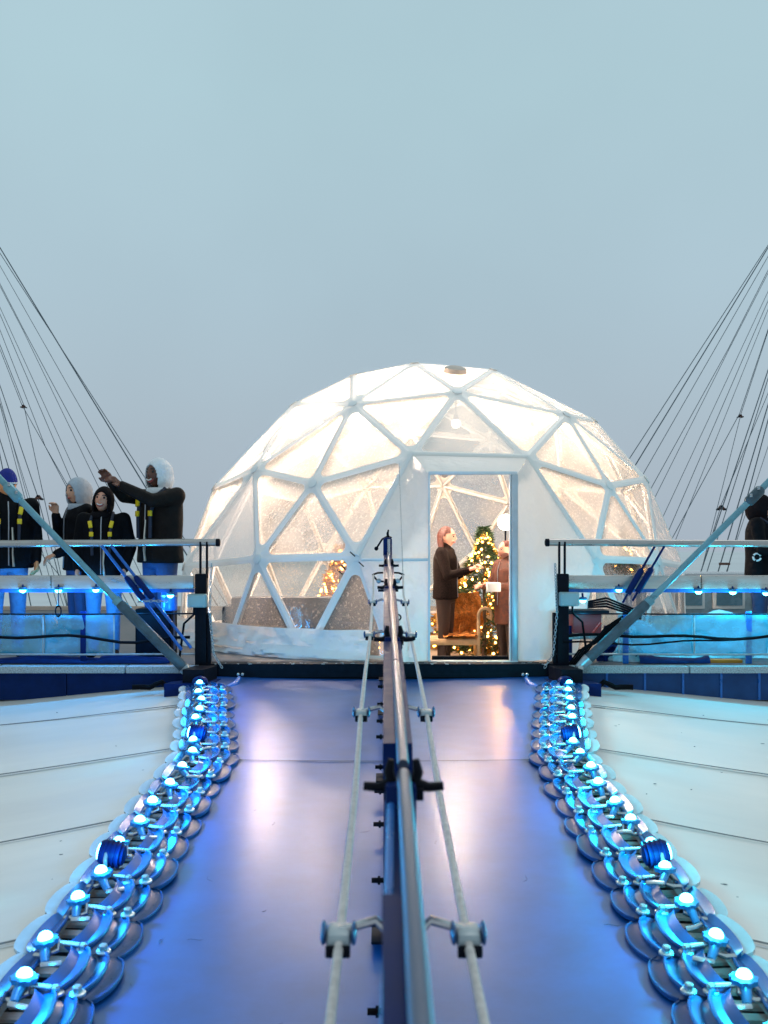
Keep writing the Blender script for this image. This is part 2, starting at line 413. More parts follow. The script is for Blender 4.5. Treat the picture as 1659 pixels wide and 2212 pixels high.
o = m.build('dirt_specks', 'seam'); tag(o, 'scattered dark dirt specks on the white roof fabric', None, None, 'stuff')
# ------------------------------------------------------------------ lamps and clamps along both edges
STEP = .29
def arc(u0, b, t): return u0 + b * (max(0, 1 - (2 * t - 1) ** 2)) ** .6
def crescent(inner, outer, z0, z1, rim=.006, sd=1, n=14, dip=.008):
    """plate between two arcs with a rolled rim; module spans y 0..STEP, u runs inward"""
    m = MB(); ts = [i / n for i in range(n + 1)]
    po = [(arc(*outer, t), t * STEP) for t in ts]; pi_ = [(arc(*inner, t), t * STEP) for t in ts]
    vs = []; fs = []
    for (a, b) in zip(pi_, po):
        mid = ((a[0] * .55 + b[0] * .45) * sd, (a[1] + b[1]) / 2, min(z0, z1) - dip)
        vs += [(a[0] * sd, a[1], z0 + .010), mid, (b[0] * sd, b[1], z1), (b[0] * sd, b[1], z1 - .012), (mid[0], mid[1], mid[2] - .012), (a[0] * sd, a[1], z0 - .004)]
    for i in range(n):
        k = 6 * i; fs += [(k + q, k + (q + 1) % 6, k + 6 + (q + 1) % 6, k + 6 + q) for q in range(6)]
    fs += [tuple(range(5, -1, -1)), tuple(6 * n + q for q in range(6))]
    m.add(vs, fs)
    m.path([(p[0] * sd, p[1], z1 + rim * .4) for p in po], rim, 6)
    return m
def clamp_proto(sd):                      # sd = -1: the walkway lies towards +x
    q = -sd
    r = thing('edge_clamp', 'x', 'clamp', world=False)
    crescent((.03, .03), (.085, .045), .050, .044, .007, q).build('inner_collar', 'clamp_metal', r)
    crescent((.075, .045), (.145, .050), .026, .030, .006, q).build('middle_collar', 'clamp_metal', r)
    crescent((.14, .05), (.195, .052), .012, .009, .004, q, dip=-.002).build('fabric_lobe', 'clamp_dark', r)
    crescent((-.10, -.02), (-.055, .01), .024, .034, .006, q).build('roof_collar', 'clamp_metal', r)
    crescent((-.135, -.04), (-.095, -.02), .018, .022, .004, q, dip=-.002).build('roof_lobe', 'clamp_pale', r)
    for u in (.095, .165):
        b = MB().lathe([(.026, 0), (.026, .006), (.022, .009)], 14, Matrix.Translation((u * q, 0, .034)))
        wv = b.build('washer', 'bolt', r)
        MB().lathe([(.015, 0), (.015, .016), (.011, .020)], 6, Matrix.Translation((u * q, 0, .043))).build('bolt', 'bolt', wv)
        wv.location = (0, 0, 0)
    MB().tube((.015 * q, 0, .062), (.085 * q, -.004, .058), .009, n=10).build('shackle_pin', 'steel', r)
    MB().path([(-.06 * q, .02, .03), (-.03 * q, .015, .065), (.01 * q, .0, .07), (.02 * q, -.03, .05), (-.02 * q, -.05, .04), (-.06 * q, -.03, .03)], .009, 8).build('shackle', 'steel', r)
    for k in range(3):
        MB().box((.0, .05 + .09 * k, -.07 - .004 * (k % 2)), (.22, .045, .012)).build('slat', 'slat', r, smooth=False)
    MB().box((0, STEP / 2, -.10), (.30, STEP, .01)).build('gutter', 'dark', r, smooth=False)
    return r
def lamp_proto(sd):
    q = -sd
    r = thing('edge_lamp', 'x', 'lamp', world=False)
    mt = Matrix.Translation((-.012 * q, 0, .085)) @ Matrix.Rotation(R(-4), 4, 'X')
    ring = MB()
    prof = []; nf = 9
    vs = []; fs = []; n = nf * 4
    for zz, rr in ((-.016, .028), (-.012, .040), (.004, .042), (.008, .030)):
        for k in range(n):
            t = 2 * math.pi * k / n; q2 = rr * (1 + .08 * math.cos(nf * t)); vs.append(mt @ Vector((q2 * math.cos(t), q2 * math.sin(t), zz)))
    for i in range(3):
        for k in range(n): fs.append((i * n + k, i * n + (k + 1) % n, (i + 1) * n + (k + 1) % n, (i + 1) * n + k))
    fs += [tuple(range(n - 1, -1, -1)), tuple(3 * n + k for k in range(n))]
    ring.add(vs, fs).build('finned_ring', 'lamp_body', r)
    prof = [(.025 * math.cos(a), .008 + .023 * math.sin(a)) for a in [R(d) for d in (0, 18, 36, 54, 70, 82)]]
    MB().lathe(prof, 16, mt).build('bulb', 'bulb_l' if sd < 0 else 'bulb_r', r)
    MB().path([mt @ Vector((0, -.005, -.012)), Vector((-.004 * q, -.05, .062)), Vector((.008 * q, -.09, .050))], [.020, .017, .014], 10).build('stem', 'lamp_body', r)
    MB().path([(-.05 * q, .03, .03), (-.035 * q, .02, .06), (-.015 * q, .01, .07)], .008, 8).build('bracket', 'steel_dull', r)
    MB().path([(.0 * q, -.10, .052), (.035 * q, -.11, .056), (.065 * q, -.10, .05)], .010, 8).build('coupling', 'steel', r)
    return r
LY = [2.74 + STEP * i for i in range(18)]
LCOL = {-1: (.004, .42, 1.0), 1: (.004, .74, 1.0)}
for sd in (-1, 1):
    cp, lp = clamp_proto(sd), lamp_proto(sd)
    for i, Y in enumerate(LY):
        k = len(LY) - 1 - i
        ang = math.atan((edge(Y + .1) - edge(Y)) / .1) * -sd
        c = cp if i == 0 else copy_tree(cp); l = lp if i == 0 else copy_tree(lp)
        loc = Vector((sd * edge(Y), Y, wz(Y)))
        rj = random.Random(i * 7 + sd)
        c.location = loc + Vector((rj.uniform(-.005, .005), rj.uniform(-.006, .006), 0)); c.rotation_euler = (R(2.9 + rj.uniform(-1.5, 1.5)), R(rj.uniform(-2, 2)), ang + R(rj.uniform(-3, 3)))
        l.location = loc + Vector((rj.uniform(-.012, .012), rj.uniform(-.015, .015), rj.uniform(-.006, .004))); l.rotation_euler = (R(2.9 + rj.uniform(-9, 9)), R(rj.uniform(-9, 9)), ang + R(rj.uniform(-22, 22)))
        tag(c, '%s scalloped clamp plate from the platform on the walkway edge %s' % (ORD[k], SIDE[sd]), 'clamp', 'clamp plates lacing the walkway edges')
        tag(l, '%s glowing blue lamp from the platform along the walkway edge %s' % (ORD[k], SIDE[sd]), 'lamp', 'blue lamps along the walkway edges')
        light('lamp_light', 'POINT', (.0, 0, .135), 1.0, LCOL[sd], l, .026)
        sp_ = light('lamp_beam', 'SPOT', (-.015 * sd, 0, .150), 5.0, LCOL[sd], l, .022, spot_size=R(150), spot_blend=1.0)
        sp_.rotation_mode = 'QUATERNION'; sp_.rotation_quaternion = Vector((-sd * 1.0, 0, -.28)).to_track_quat('-Z', 'Y')
    # dark ribbed floodlights that wash the roof fabric
    for j, (Y, nm) in enumerate(((4.02, 'nearer'), (6.02, 'farther'))):
        loc = Vector((sd * (edge(Y) + .015), Y, wz(Y) + .05))
        t = thing('floodlight', 'dark ribbed floodlight, the %s of two on the walkway edge %s' % (nm, SIDE[sd]), 'floodlight', loc, 'floodlights on the walkway edges', world=False)
        mt = Matrix.Translation((0, 0, .058)) @ Matrix.Rotation(sd * R(80), 4, 'Y') @ Matrix.Scale(.82, 4)
        body = MB().lathe([(.02, -.085), (.05, -.075), (.062, -.04), (.062, .03), (.055, .045)], 18, mt).build('housing', 'navy_paint', t)
        for q in range(4):
            MB().lathe([(.068, -.06 + q * .024), (.068, -.05 + q * .024)], 18, mt).build('cooling_rib', 'navy_paint', body)
        MB().lathe([(.045, .046), (.038, .056), (.02, .061)], 16, mt).build('lens', 'bulb_l' if sd < 0 else 'bulb_r', t)
        for q in (-1, 1): MB().path([(0, q * .06, -.03), (0, q * .064, .05), (0, q * .045, .07)], .009, 8).build('yoke_arm', 'steel_dull', t)
        s_ = light('flood_beam', 'SPOT', (sd * .09, 0, .085), 6, (.04, .75, 1.0), t, .03, spot_size=R(70), spot_blend=.8)
        s_.rotation_euler = (0, sd * R(-84), 0)

# ------------------------------------------------------------------ centre handrail with its guide ropes
RX, RD = .035, .5                                     # rail axis: offset and drop below the eye line
def rail_pt(Y, drop=RD, x=RX): return Vector((x, Y, CZ - drop + .051 * Y))
hr = thing('centre_handrail', 'navy and steel handrail on posts running up the middle of the walkway', 'handrail', (RX, 4.5, wz(4.5)))
MB().path([rail_pt(.55), rail_pt(1.72)], .0122, 14).build('rail_tube', 'rail_steel', hr)
MB().path([rail_pt(1.78), rail_pt(2.84)], .0108, 14).build('rail_tube', 'rail_steel', hr)
MB().path([rail_pt(2.86), rail_pt(5.3), rail_pt(8.0)], .0095, 14).build('rail_tube', 'rail_steel', hr)
for a, b, d, x0, x1 in ((.5, 1.27, .525, -.002, .030), (1.27, 1.72, .56, .004, .052), (2.05, 3.45, .53, -.002, .060), (3.55, 5.35, .53, -.002, .062), (5.45, 8.22, .53, -.002, .066)):
    m = MB(); p, q = rail_pt(a, d, 0), rail_pt(b, d, 0)
    vs = []
    for c in (p, q): vs += [(x0, c.y, c.z), (x1, c.y, c.z), (x1, c.y, c.z - .075), (x0, c.y, c.z - .075)]
    m.add(vs, [(0, 1, 2, 3), (4, 7, 6, 5), (0, 4, 5, 1), (1, 5, 6, 2), (2, 6, 7, 3), (3, 7, 4, 0)])
    m.build('rail_channel', 'navy_paint', hr, smooth=False)
m = MB().path([rail_pt(.6, .54, -.004), rail_pt(1.7, .548, .012)], .006, 8).build('edge_strip', 'blue_paint', hr)
POSTS = [1.75, 3.5, 5.4, 7.0, 8.26]
for i, Y in enumerate(POSTS):
    top = rail_pt(Y, .52); zb = wz(Y)
    MB().bbox((RX - .005, Y, (top.z + zb) / 2), (.055, .07, top.z - zb), .006).build('post', 'navy_paint', hr)
    MB().bbox((RX, Y, zb + .012), (.16, .18, .012), .004).build('base_plate', 'dark', hr)
    if i < 4:
        c = rail_pt(Y, .515)
        m = MB()
        for s_ in (-1, 1):
            m.path([c + Vector((s_ * .018, 0, -.02)), c + Vector((s_ * .026, 0, .012)), c + Vector((s_ * .022, 0, .034))], [.010, .010, .006], 8)
            m.path([c + Vector((s_ * .02, 0, -.01)), c + Vector((s_ * .045, 0, -.016)), c + Vector((s_ * .072, 0, -.014))], [.013, .009, .008], 8)
        m.box(c + Vector((0, 0, -.024)), (.07, .05, .02))
        m.build('rail_saddle', 'dark', hr)
        for s_ in (-1, 1):
            rp = rail_pt(Y, .8, RX + s_ * .116)
            MB().path([rail_pt(Y, .80, RX + s_ * .02), rail_pt(Y + .01, .775, RX + s_ * .05), rp + Vector((0, 0, .01))], [.010, .009, .008], 8).build('rope_arm', 'steel', hr)
            cb = MB().bbox(rp, (.044, .066, .034), .010).build('rope_clip', 'clamp_pale', hr)
            for k in (-1, 1):
                sub(MB().ball(rp + Vector((k * .027, -.008, .010)), (.006, .030, .020), 10, 8), 'clip_cheek', 'clamp_metal', cb)
            sub(MB().bbox(rp + Vector((0, -.046, -.008)), (.044, .008, .022), .003), 'clip_mouth', 'dark', cb)
# far end: taller post head, hook, horseshoe bracket for the ropes, eye bolts, studs along the base strip
ep = Vector((RX, 8.26, rail_pt(8.26, .5).z))
MB().bbox(ep + Vector((-.004, 0, .03)), (.075, .08, .17), .02).build('post_head', 'navy_paint', hr)
MB().tube(ep + Vector((.008, -.045, -.3)), ep + Vector((.005, -.045, .10)), .014, n=10).build('head_tube', 'steel', hr)
MB().path([ep + Vector((0, 0, .11)), ep + Vector((-.004, 0, .15)), ep + Vector((.003, 0, .18))], [.012, .010, .006], 8).build('hook', 'dark', hr)
MB().path([ep + Vector((-.10, 0, .02)), ep + Vector((-.075, 0, .06)), ep + Vector((-.05, 0, .10)), ep + Vector((0, 0, .125)), ep + Vector((.03, 0, .11))], .008, 8).build('cap_strap', 'dark', hr)
MB().ball(ep + Vector((-.10, 0, .02)), .018, 8, 6).build('strap_knob', 'dark', hr)
q0 = rail_pt(8.2, .70)
for s_ in (-1, 1):
    MB().path([q0 + Vector((s_ * .04, 0, .02)), q0 + Vector((s_ * .09, 0, .018)), q0 + Vector((s_ * .135, 0, .0))], .008, 8).path([q0 + Vector((s_ * .13, 0, .0)), q0 + Vector((s_ * .09, 0, -.05)), q0 + Vector((s_ * .03, 0, -.055))], .008, 8).build('rope_bracket', 'dark', hr)
    MB().ball(q0 + Vector((s_ * .08, 0, -.05)), .022, 10, 6).build('bracket_nut', 'steel_dull', hr)
    MB().box(q0 + Vector((s_ * .06, 0, -.13)), (.05, .05, .02)).build('stop', 'dark', hr)
for Y, d in ((7.6, .98), (7.2, 1.15)):
    MB().torus(rail_pt(Y, d, RX + .075), .022, .006, 12, 6, Matrix.Rotation(R(90), 3, 'X')).build('eye_bolt', 'dark', hr)
MB().box((RX, 4.6, wz(4.6) + .009), (.075, 7.3, .012), Matrix.Rotation(R(2.92), 3, 'X')).build('base_strip', 'navy', hr, smooth=False)
for k in range(10):
    Y = 2.9 + k * .53 + .08 * math.sin(k * 2.3)
    MB().tube((RX - .035, Y, wz(Y) + .05), (RX - .085, Y, wz(Y) + .05), .011, n=8).tube((RX - .05, Y, wz(Y) + .05), (RX - .06, Y, wz(Y) + .05), .018, n=8).build('stud', 'black_rubber', hr)
for s_, nm in ((-1, "on the handrail's grey sofa side"), (1, "on the handrail's door side")):
    pts = [rail_pt(Y, .8 + (.006 if k % 2 else 0), RX + s_ * (.116 + .004 * math.sin(Y * 2))) for k, Y in enumerate([.45, 1.1, 1.75, 2.6, 3.5, 4.4, 5.4, 6.2, 7.0, 7.6])] + [rail_pt(8.2, .70, RX + s_ * .125)]
    tag(MB().path(pts, .0085, 10).build('guide_rope', 'rope'), 'long pale safety rope %s' % nm, 'rope', 'safety ropes beside the handrail')
up = MB().path([rail_pt(8.2, .70, RX + .125), P(862, 1000, 8.9)], .004, 8).build('stay_line', 'rope')
tag(up, 'thin line rising from the end of the handrail to the dome', 'line')

# ------------------------------------------------------------------ platform
FY = 8.42
pl = struct(bpy.data.objects.new('platform', None), 'grey viewing platform at the top of the roof'); C.objects.link(pl)
for sx in (-1, 1):
    MB().box((sx * 4.2, 11.85, .05), (5.2, 6.7, .10)).build('deck_slab', 'deck', pl, smooth=False)
for k in range(9):
    MB().box((-6.3 + 1.4 * k + .7, 15.22, .11), (1.38, .06, .10)).build('far_kerb', 'beige', pl, smooth=False)
def apron(u, v):
    a = R(196 + 148 * u); r_ = 2.93 + 1.2 * v; return Vector((DCX + r_ * math.cos(a), max(8.60, 11.67 + r_ * math.sin(a)), .098))
DCX = P(930, 0, 11.67).x
MB().grid(apron, 60, 6).build('deck_slab', 'deck', pl, smooth=False)
MB().box((.0, FY + .11, .05), (3.16, .18, .115)).build('threshold_beam', 'dark', pl, smooth=False)
MB().box((.0, FY + .02, -.05), (3.2, .10, .09)).build('threshold_beam', 'black_rubber', pl, smooth=False)
for k in range(46):
    random.seed(k); x = -1.5 + random.random() * 3
    MB().box((x, FY + .005 + .1 * random.random(), .108), (.01 + .03 * random.random(), .012, .006), Matrix.Rotation(random.random() * 3, 3, 'Z')).build('grit_chip', 'grit', pl, smooth=False)
for sx in (-1, 1):
    x = 1.60; j = 0
    for wd in ((.62, 1.1, 1.1, 1.1, 1.1) if sx < 0 else (1.02, 1.1, 1.1, 1.1, 1.1)):
        MB().bbox((sx * (x + wd / 2), FY - .02, .070), (wd - .012, .14, .058), .006).build('edge_plank', 'grit', pl); x += wd
    x = 1.60
    pw = .33 if sx > 0 else 1.15
    while x < 6.4:
        MB().box((sx * (x + pw / 2), FY + .03, -.085), (pw - .008, .05, .235)).build('fascia_panel', 'fascia_blue' if sx > 0 else 'navy', pl, smooth=False)
        if sx > 0: MB().box((sx * x, FY - .0, -.085), (.018, .014, .23)).build('fascia_batten', 'blue_paint', pl, smooth=False)
        x += pw
    for k in range(5):
        MB().box((sx * (1.9 + k * .9), FY + .4, -.3), (.08, .6, .3)).build('support_beam', 'navy', pl, smooth=False)

# ------------------------------------------------------------------ balustrades
def chain(name, label, pts, group):
    t = thing(name, label, 'chain', pts[0], group)
    me = MB().torus((0, 0, 0), .016, .0048, 10, 5, None, .62).mesh('link', True)
    tot = 0; i = 0; d = 0
    segs = [(pts[k], pts[k + 1]) for k in range(len(pts) - 1)]
    for a, b in segs:
        L_ = (b - a).length; n = max(1, int(L_ / .026))
        for k in range(n):
            p = a.lerp(b, (k + .5) / n); o = place(me, 'link', 'steel_dull', t, loc=p - t.location)
            o.rotation_mode = 'QUATERNION'; q = (b - a).normalized().to_track_quat('Y', 'Z'); o.rotation_quaternion = q @ Matrix.Rotation(R(90 * (i % 2) + 15), 3, 'Y').to_quaternion(); i += 1
    return t
def rod(mb, pts, r): return mb.path(pts, r, 14)
BY = 8.50
for sx in (-1, 1):
    nm = 'beside the grey sofa' if sx < 0 else 'beside the red crate'
    X0 = P(425, 0, BY).x if sx < 0 else P(1200, 0, BY).x
    bl = thing('balustrade', 'steel balustrade with clear plastic sheeting %s' % ('where four people stand' if sx < 0 else 'with the red crate behind it'), 'balustrade', (sx * 3, BY, .1), 'balustrades of the platform')
    xe = P(467, 0, BY).x if sx < 0 else P(1186, 0, BY).x
    zr = CZ - (1172 - HZ) / F * BY
    MB().path([(xe, BY, zr), (xe + sx * .35, BY, zr + .002), (sx * 2.4, BY, zr - .006), (sx * 5.6, BY, zr - .02)], .032, 14).build('top_rail', 'top_steel', bl)
    MB().lathe([(.034, 0), (.034, .03), (.02, .036)], 14, Matrix.Translation((xe, BY, zr)) @ Matrix.Rotation(R(90) * -sx, 4, 'Y')).build('rail_cap', 'dark', bl)
    zb0, zb1 = CZ - (1243 - HZ) / F * BY, CZ - (1272 - HZ) / F * BY
    xb = X0 + sx * .02
    x = abs(xb)
    for k, wd in enumerate((1.25, 1.35, 1.6)):
        MB().bbox((sx * (x + wd / 2), BY + .01, (zb0 + zb1) / 2), (wd - .006, .05, zb0 - zb1), .006).build('fascia_board', 'steel_board', bl); x += wd
    MB().box((sx * (abs(xb) + 2.1), BY + .015, zb1 - .016), (4.2, .045, .03)).build('lamp_track', 'blue_paint', bl, smooth=False)
    # end post: two thin bars above, box section below
    for k in (0, 1):
        xx = P((434, 448)[k] if sx < 0 else (1207, 1219)[k], 0, BY).x
        MB().bbox((xx, BY - .02, (1.14 + .88) / 2), (.018, .03, .32), .004).build('post_bar', 'dark', bl)
    xc = P(436 if sx < 0 else 1214, 0, BY).x
    MB().bbox((xc, BY - .02, .41), (.10, .09, .96), .008).build('end_post', 'dark', bl)
    MB().bbox((xc - sx * .07, BY - .02, .20), (.03, .06, .70), .006).build('end_post_flange', 'dark', bl)
    for x in (1.0, 2.25, 3.6) if sx < 0 else (.62, 1.7, 3.0):
        MB().bbox((X0 + sx * x, BY + .03, .33), (.05, .03, .46), .006).build('stanchion', 'blue_paint' if sx > 0 else 'navy_paint', bl)
    # wires and the black hose
    for y, r in ((1325, .007), (1412, .009)):
        z = CZ - (y - HZ) / F * BY
        MB().path([(X0, BY - .02, z), (sx * 2.6, BY - .02, z - .006), (sx * 5.6, BY - .02, z)], r, 8).build('rail_wire', 'dark' if y < 1400 else 'steel_dull', bl)
    z = CZ - (1374 - HZ) / F * BY; pts = []
    for k in range(30):
        x = abs(X0) + .05 + k * .15; pts.append((sx * x, BY - .05, z + .012 * math.sin(k * 1.1) + (.05 * math.exp(-((k - 3) / 2.) ** 2) * -1 if sx < 0 else .012 * math.sin(k * .5))))
    MB().path(pts, .013, 8).build('hose', 'black_rubber', bl)
    if sx > 0: MB().path([(p[0], p[1] - .02, p[2] - .03 + .04 * math.sin(p[0] * 2.3)) for p in pts], .008, 8).build('hose', 'black_rubber', bl)
    # plastic sheeting panels
    zt, zl = CZ - (1329 - HZ) / F * BY, CZ - (1412 - HZ) / F * BY
    xs = [.72 if sx < 0 else .55]
    while xs[-1] < 4.0: xs.append(xs[-1] + (.62 if sx < 0 else .66))
    for i in range(len(xs) - 1):
        a, b = X0 + sx * xs[i], X0 + sx * xs[i + 1]
        def fn(u, v, a=a, b=b, i=i):
            x = a + (b - a) * u; zz = zl + (zt - zl) * v
            dp = .035 * noise.noise((x * 3.1, zz * 4, i * .2)) + .015 * noise.noise((x * 9, zz * 8, 3))
            return Vector((x - sx * .004 * (1 if u > .5 else 0), BY + .02 + dp, zz + (.012 * noise.noise((x * 4, 1, i)) if v > .95 else 0)))
        MB().grid(fn, 18, 10).build('plastic_sheet', 'barrier_film', bl)
        for xx in (a,):
            sub_ = MB().bbox((xx, BY - .01, (zt + zl) / 2), (.014, .012, zt - zl), .003).build('sheet_batten', 'galv', bl)
    # dark fabric folded along the deck under the sheeting
    for k in range(7):
        xk = X0 + sx * (.55 + .5 * k)
        def fn(u, v, k=k, xk=xk):
            a = math.pi * v; rr = .045 + .02 * noise.noise((k * 3.1, u * 3, 1))
            return Vector((xk + (u - .5) * .62, BY + .09 - math.cos(a) * rr * 1.8 + .02 * noise.noise((u * 4, k, 2)), .105 + math.sin(a) * rr * (1.2 + .4 * math.sin(k * 2 + u * 5))))
        if sx < 0 or k in (1,): tag(MB().grid(fn, 12, 8).build('folded_tarpaulin', 'navy'), '%s dark blue tarpaulin bundle from the end post %s' % (ORD[k], nm), 'tarpaulin', 'tarpaulin bundles on the deck')
    # blue deck lamps
    lx = ((49, 1275), (126, 1275), (207, 1274), (294, 1276), (368, 1286)) if sx < 0 else ((1259, 1297), (1337, 1274), (1509, 1278), (1583, 1279), (1655, 1281))
    for i, (x, y) in enumerate(lx):
        p = P(x, y, BY - .02)
        t = thing('deck_lamp', '%s blue deck lamp from the end post %s' % (ORD[4 - i] if sx < 0 else ORD[i], 'where four people stand' if sx < 0 else 'by the red crate'), 'lamp', p, 'deck lamps under the steel boards', world=False)
        MB().lathe([(.022, .03), (.034, .024), (.036, .006), (.03, .002)], 16).build('socket', 'lamp_body', t)
        MB().lathe([(.029 * math.cos(R(a)), .003 - .026 * math.sin(R(a))) for a in (0, 20, 40, 60, 80)], 16).build('bulb', 'bulb_l' if sx < 0 else 'bulb_r', t)
        MB().tube((0, 0, .028), (0, .02, .06), .009, n=8).build('stalk', 'navy_paint', t)
        light('lamp_light', 'POINT', (0, -.035, -.10), 9 if x not in (1259, 368, 1337) else 1.5, (.02, .40, 1.0) if sx < 0 else (.02, .66, 1.0), t, .03)
    # junction box
    a, b = (P(406, 1283, BY - .1), P(447, 1312, BY - .1)) if sx < 0 else (P(1208, 1279, BY - .1), P(1250, 1309, BY - .1))
    t = thing('junction_box', 'grey green junction box on the end post %s' % nm, 'junction box', (a + b) / 2, 'junction boxes on the end posts', world=False)
    MB().bbox((0, 0, 0), (b.x - a.x, .08, a.z - b.z), .012).build('case', 'box_grey', t)
    MB().bbox((0, -.043, 0), (b.x - a.x - .016, .01, a.z - b.z - .016), .004).build('cover', 'box_grey', t)
    for q in (-1, 1):
        for q2 in (-1, 1): MB().lathe([(.006, 0), (.006, .004)], 8, Matrix.Translation((q * .06, -.05, q2 * .045)) @ Matrix.Rotation(R(90), 4, 'X')).build('screw', 'bolt', t)
    MB().path([(sx * .03, 0, -.05), (sx * .03, 0, -.12), (sx * .12, .02, -.2), (sx * .16, .02, -.5)], .010, 8).build('conduit', 'black_rubber', t)
    # main inclined rod: thin upper tube, thick sleeve, fork end
    if sx < 0: pp = [P(-420, 585, 8.15), P(30, 1066, 8.2), P(258, 1303, 8.22), P(400, 1446, 8.24)]
    else: pp = [P(2080, 620, 8.15), P(1628, 1073, 8.2), P(1398, 1303, 8.22), P(1268, 1426, 8.24)]
    t = thing('stay_rod', 'long inclined rod with thick lower sleeve %s' % ('crossing in front of four people' if sx < 0 else 'beside the red crate'), 'rod', pp[3], 'tension rods of the platform')
    MB().path(pp[:3], .027, 14).build('upper_tube', 'teal_pipe', t)
    d = (pp[3] - pp[2]).normalized()
    MB().path([pp[2] - d * .02, pp[2] + d * .03, pp[3]], [.032, .045, .045], 16).build('sleeve', 'pipe_dark', t)
    MB().path([pp[2] - d * .05, pp[2] + d * .0], .040, 14).build('collar', 'teal_pipe', t)
    d1 = (pp[1] - pp[0]).normalized()
    cpl = MB().path([pp[1] - d1 * .10, pp[1] - d1 * .08, pp[1] + d1 * .06, pp[1] + d1 * .08], [.030, .045, .045, .030], 14).build('coupler', 'teal_pipe' if sx < 0 else 'pipe_dark', t)
    for k in (0, 1): sub(MB().lathe([(.012, 0), (.012, .03)], 6, Matrix.Translation(pp[1] + d1 * (.05 - .09 * k) + Vector((0, -.04, .03)))), 'coupler_bolt', 'steel_dull', cpl)
    MB().path([pp[3] - d * .02, pp[3] + d * .10], [.05, .036], 14).build('fork_end', 'steel_dull', t)
    MB().tube(pp[3] + d * .09 + Vector((0, -.06, 0)), pp[3] + d * .09 + Vector((0, .06, 0)), .024, n=12).build('fork_pin', 'bolt', t)
    # pair of thinner blue braces with a dark sleeve
    prs = (((220, 1179), (393, 1404)), ((240, 1179), (413, 1400))) if sx < 0 else (((1414, 1181), (1345, 1302)), ((1435, 1180), (1366, 1298)))
    t = thing('brace_pair', 'pair of blue braces with a dark sleeve leaning against the rail %s' % ('behind the thick rod' if sx < 0 else 'near the red crate'), 'brace', P(prs[0][1][0], prs[0][1][1], 8.4), 'blue braces at the rails')
    for (a, b) in prs:
        p, q = P(a[0], a[1], 8.42), P(b[0], b[1], 8.36)
        MB().path([p, q], .0135 if sx < 0 else .010, 12).build('brace', 'blue_paint' if sx < 0 else 'navy_paint', t)
        s0, s1 = (.30, .52) if sx < 0 else (.40, .85)
        MB().path([p.lerp(q, s0), p.lerp(q, s0 + .03), p.lerp(q, s1)], [.018, .028, .028], 12).build('brace_sleeve', 'navy_paint', t)
    # foot of the end post: domed bollard, gusset and coiled hose
    fp = P(431 if sx < 0 else 1222, 1492, 7.95)
    t = thing('post_foot', 'blue domed foot casting at the end of the walkway %s' % nm, 'foot casting', fp, 'foot castings at the walkway end', world=False)
    mt = Matrix.Rotation(R(50), 4, 'X')
    MB().lathe([(.055, -.08), (.066, -.06), (.068, .0), (.060, .03), (.04, .05), (.015, .058)], 20, Matrix.Translation((0, .02, .06))).build('dome_cap', 'navy_paint', t)
    MB().lathe([(.074, -.02), (.074, -.005)], 20, Matrix.Translation((0, .02, .05))).build('cap_ring', 'clamp_metal', t)
    MB().slab([(-sx * .08, .02), (sx * .30, .04), (sx * .27, .16), (sx * .10, .34), (-sx * .12, .34)], -.06, .05).build('gusset', 'navy_paint', t, smooth=False)
    MB().slab([(-sx * .02, .08), (sx * .16, .10), (sx * .10, .36), (-sx * .08, .36)], .05, .16).build('gusset_block', 'dark', t, smooth=False)
    MB().path([(-sx * .10, -.04, -.03), (-sx * .20, .02, 0), (-sx * .27, .14, .03), (-sx * .28, .30, .06)], [.03, .034, .03, .02], 10).build('strap_horn', 'blue_paint', t)
    for q in (0, 1): MB().ball((-sx * (.27 + .035 * q), .31, .09), .014, 8, 6).build('horn_bolt', 'bolt', t)
    hp = [(sx * (.30 + .05 * k), .18 - .02 * math.sin(k), .0 + .05 * math.sin(k * 1.3) * (k < 3)) for k in range(7)]
    MB().path(hp, .022, 8).build('hose_tail', 'black_rubber', t)
    # hanging chain
    cx = P(456 if sx < 0 else 1200, 0, BY - .1).x
    ch = chain('hanging_chain', 'thin hanging chain on the end post %s' % nm, [Vector((cx, BY - .08, .98)), Vector((cx + .015 * sx, BY - .09, .55)), Vector((cx - .02 * sx, BY - .1, .2)), Vector((cx - .10 * sx, BY - .12, .08))], 'chains on the end posts')
# clutter on the right platform corner
def crumple(name, label, x0, x1, y0, y1, Y, mat, seed, cat='sheet', amp=.05):
    a, b = P(x0, y0, Y), P(x1, y1, Y)
    def fn(u, v):
        p = Vector((a.x + (b.x - a.x) * u, Y, b.z + (a.z - b.z) * v))
        q = p * 5; f = noise.noise((q.x, q.z, seed)) + .5 * abs(noise.noise((q.x * 2, q.z * 2, seed + 5)))
        lim = 1 - .55 * abs(2 * u - 1) ** 1.5 * v
        return Vector((p.x, Y + amp * f * 1.6 + .12 * v, b.z + (p.z - b.z) * lim + .02 * f))
    return tag(MB().grid(fn, 22, 14).build(name, mat, smooth=False), label, cat)
crumple('plastic_sheet_pile', 'crumpled pale sheet slumped behind the thick rod', 1310, 1470, 1345, 1430, 8.75, 'crumple', 1)
crumple('plastic_sheet_pile', 'narrow upright crumpled pale sheet beside the red crate', 1330, 1390, 1380, 1437, 8.6, 'crumple', 4, amp=.08)
crumple('plastic_sheet_pile', 'dark blue crumpled sheet heaped under the thick rod', 1290, 1360, 1385, 1436, 8.66, 'navy_paint', 6, amp=.07)
crumple('plastic_sheet_pile', 'wide crumpled pale sheet beside the orange board', 1430, 1700, 1320, 1432, 8.9, 'crumple', 9)
t = thing('red_crate', 'dull red crate standing behind the end post', 'crate', P(1270, 1372, 8.62), world=True)
a, b = P(1238, 1324, 8.62), P(1300, 1368, 8.62)
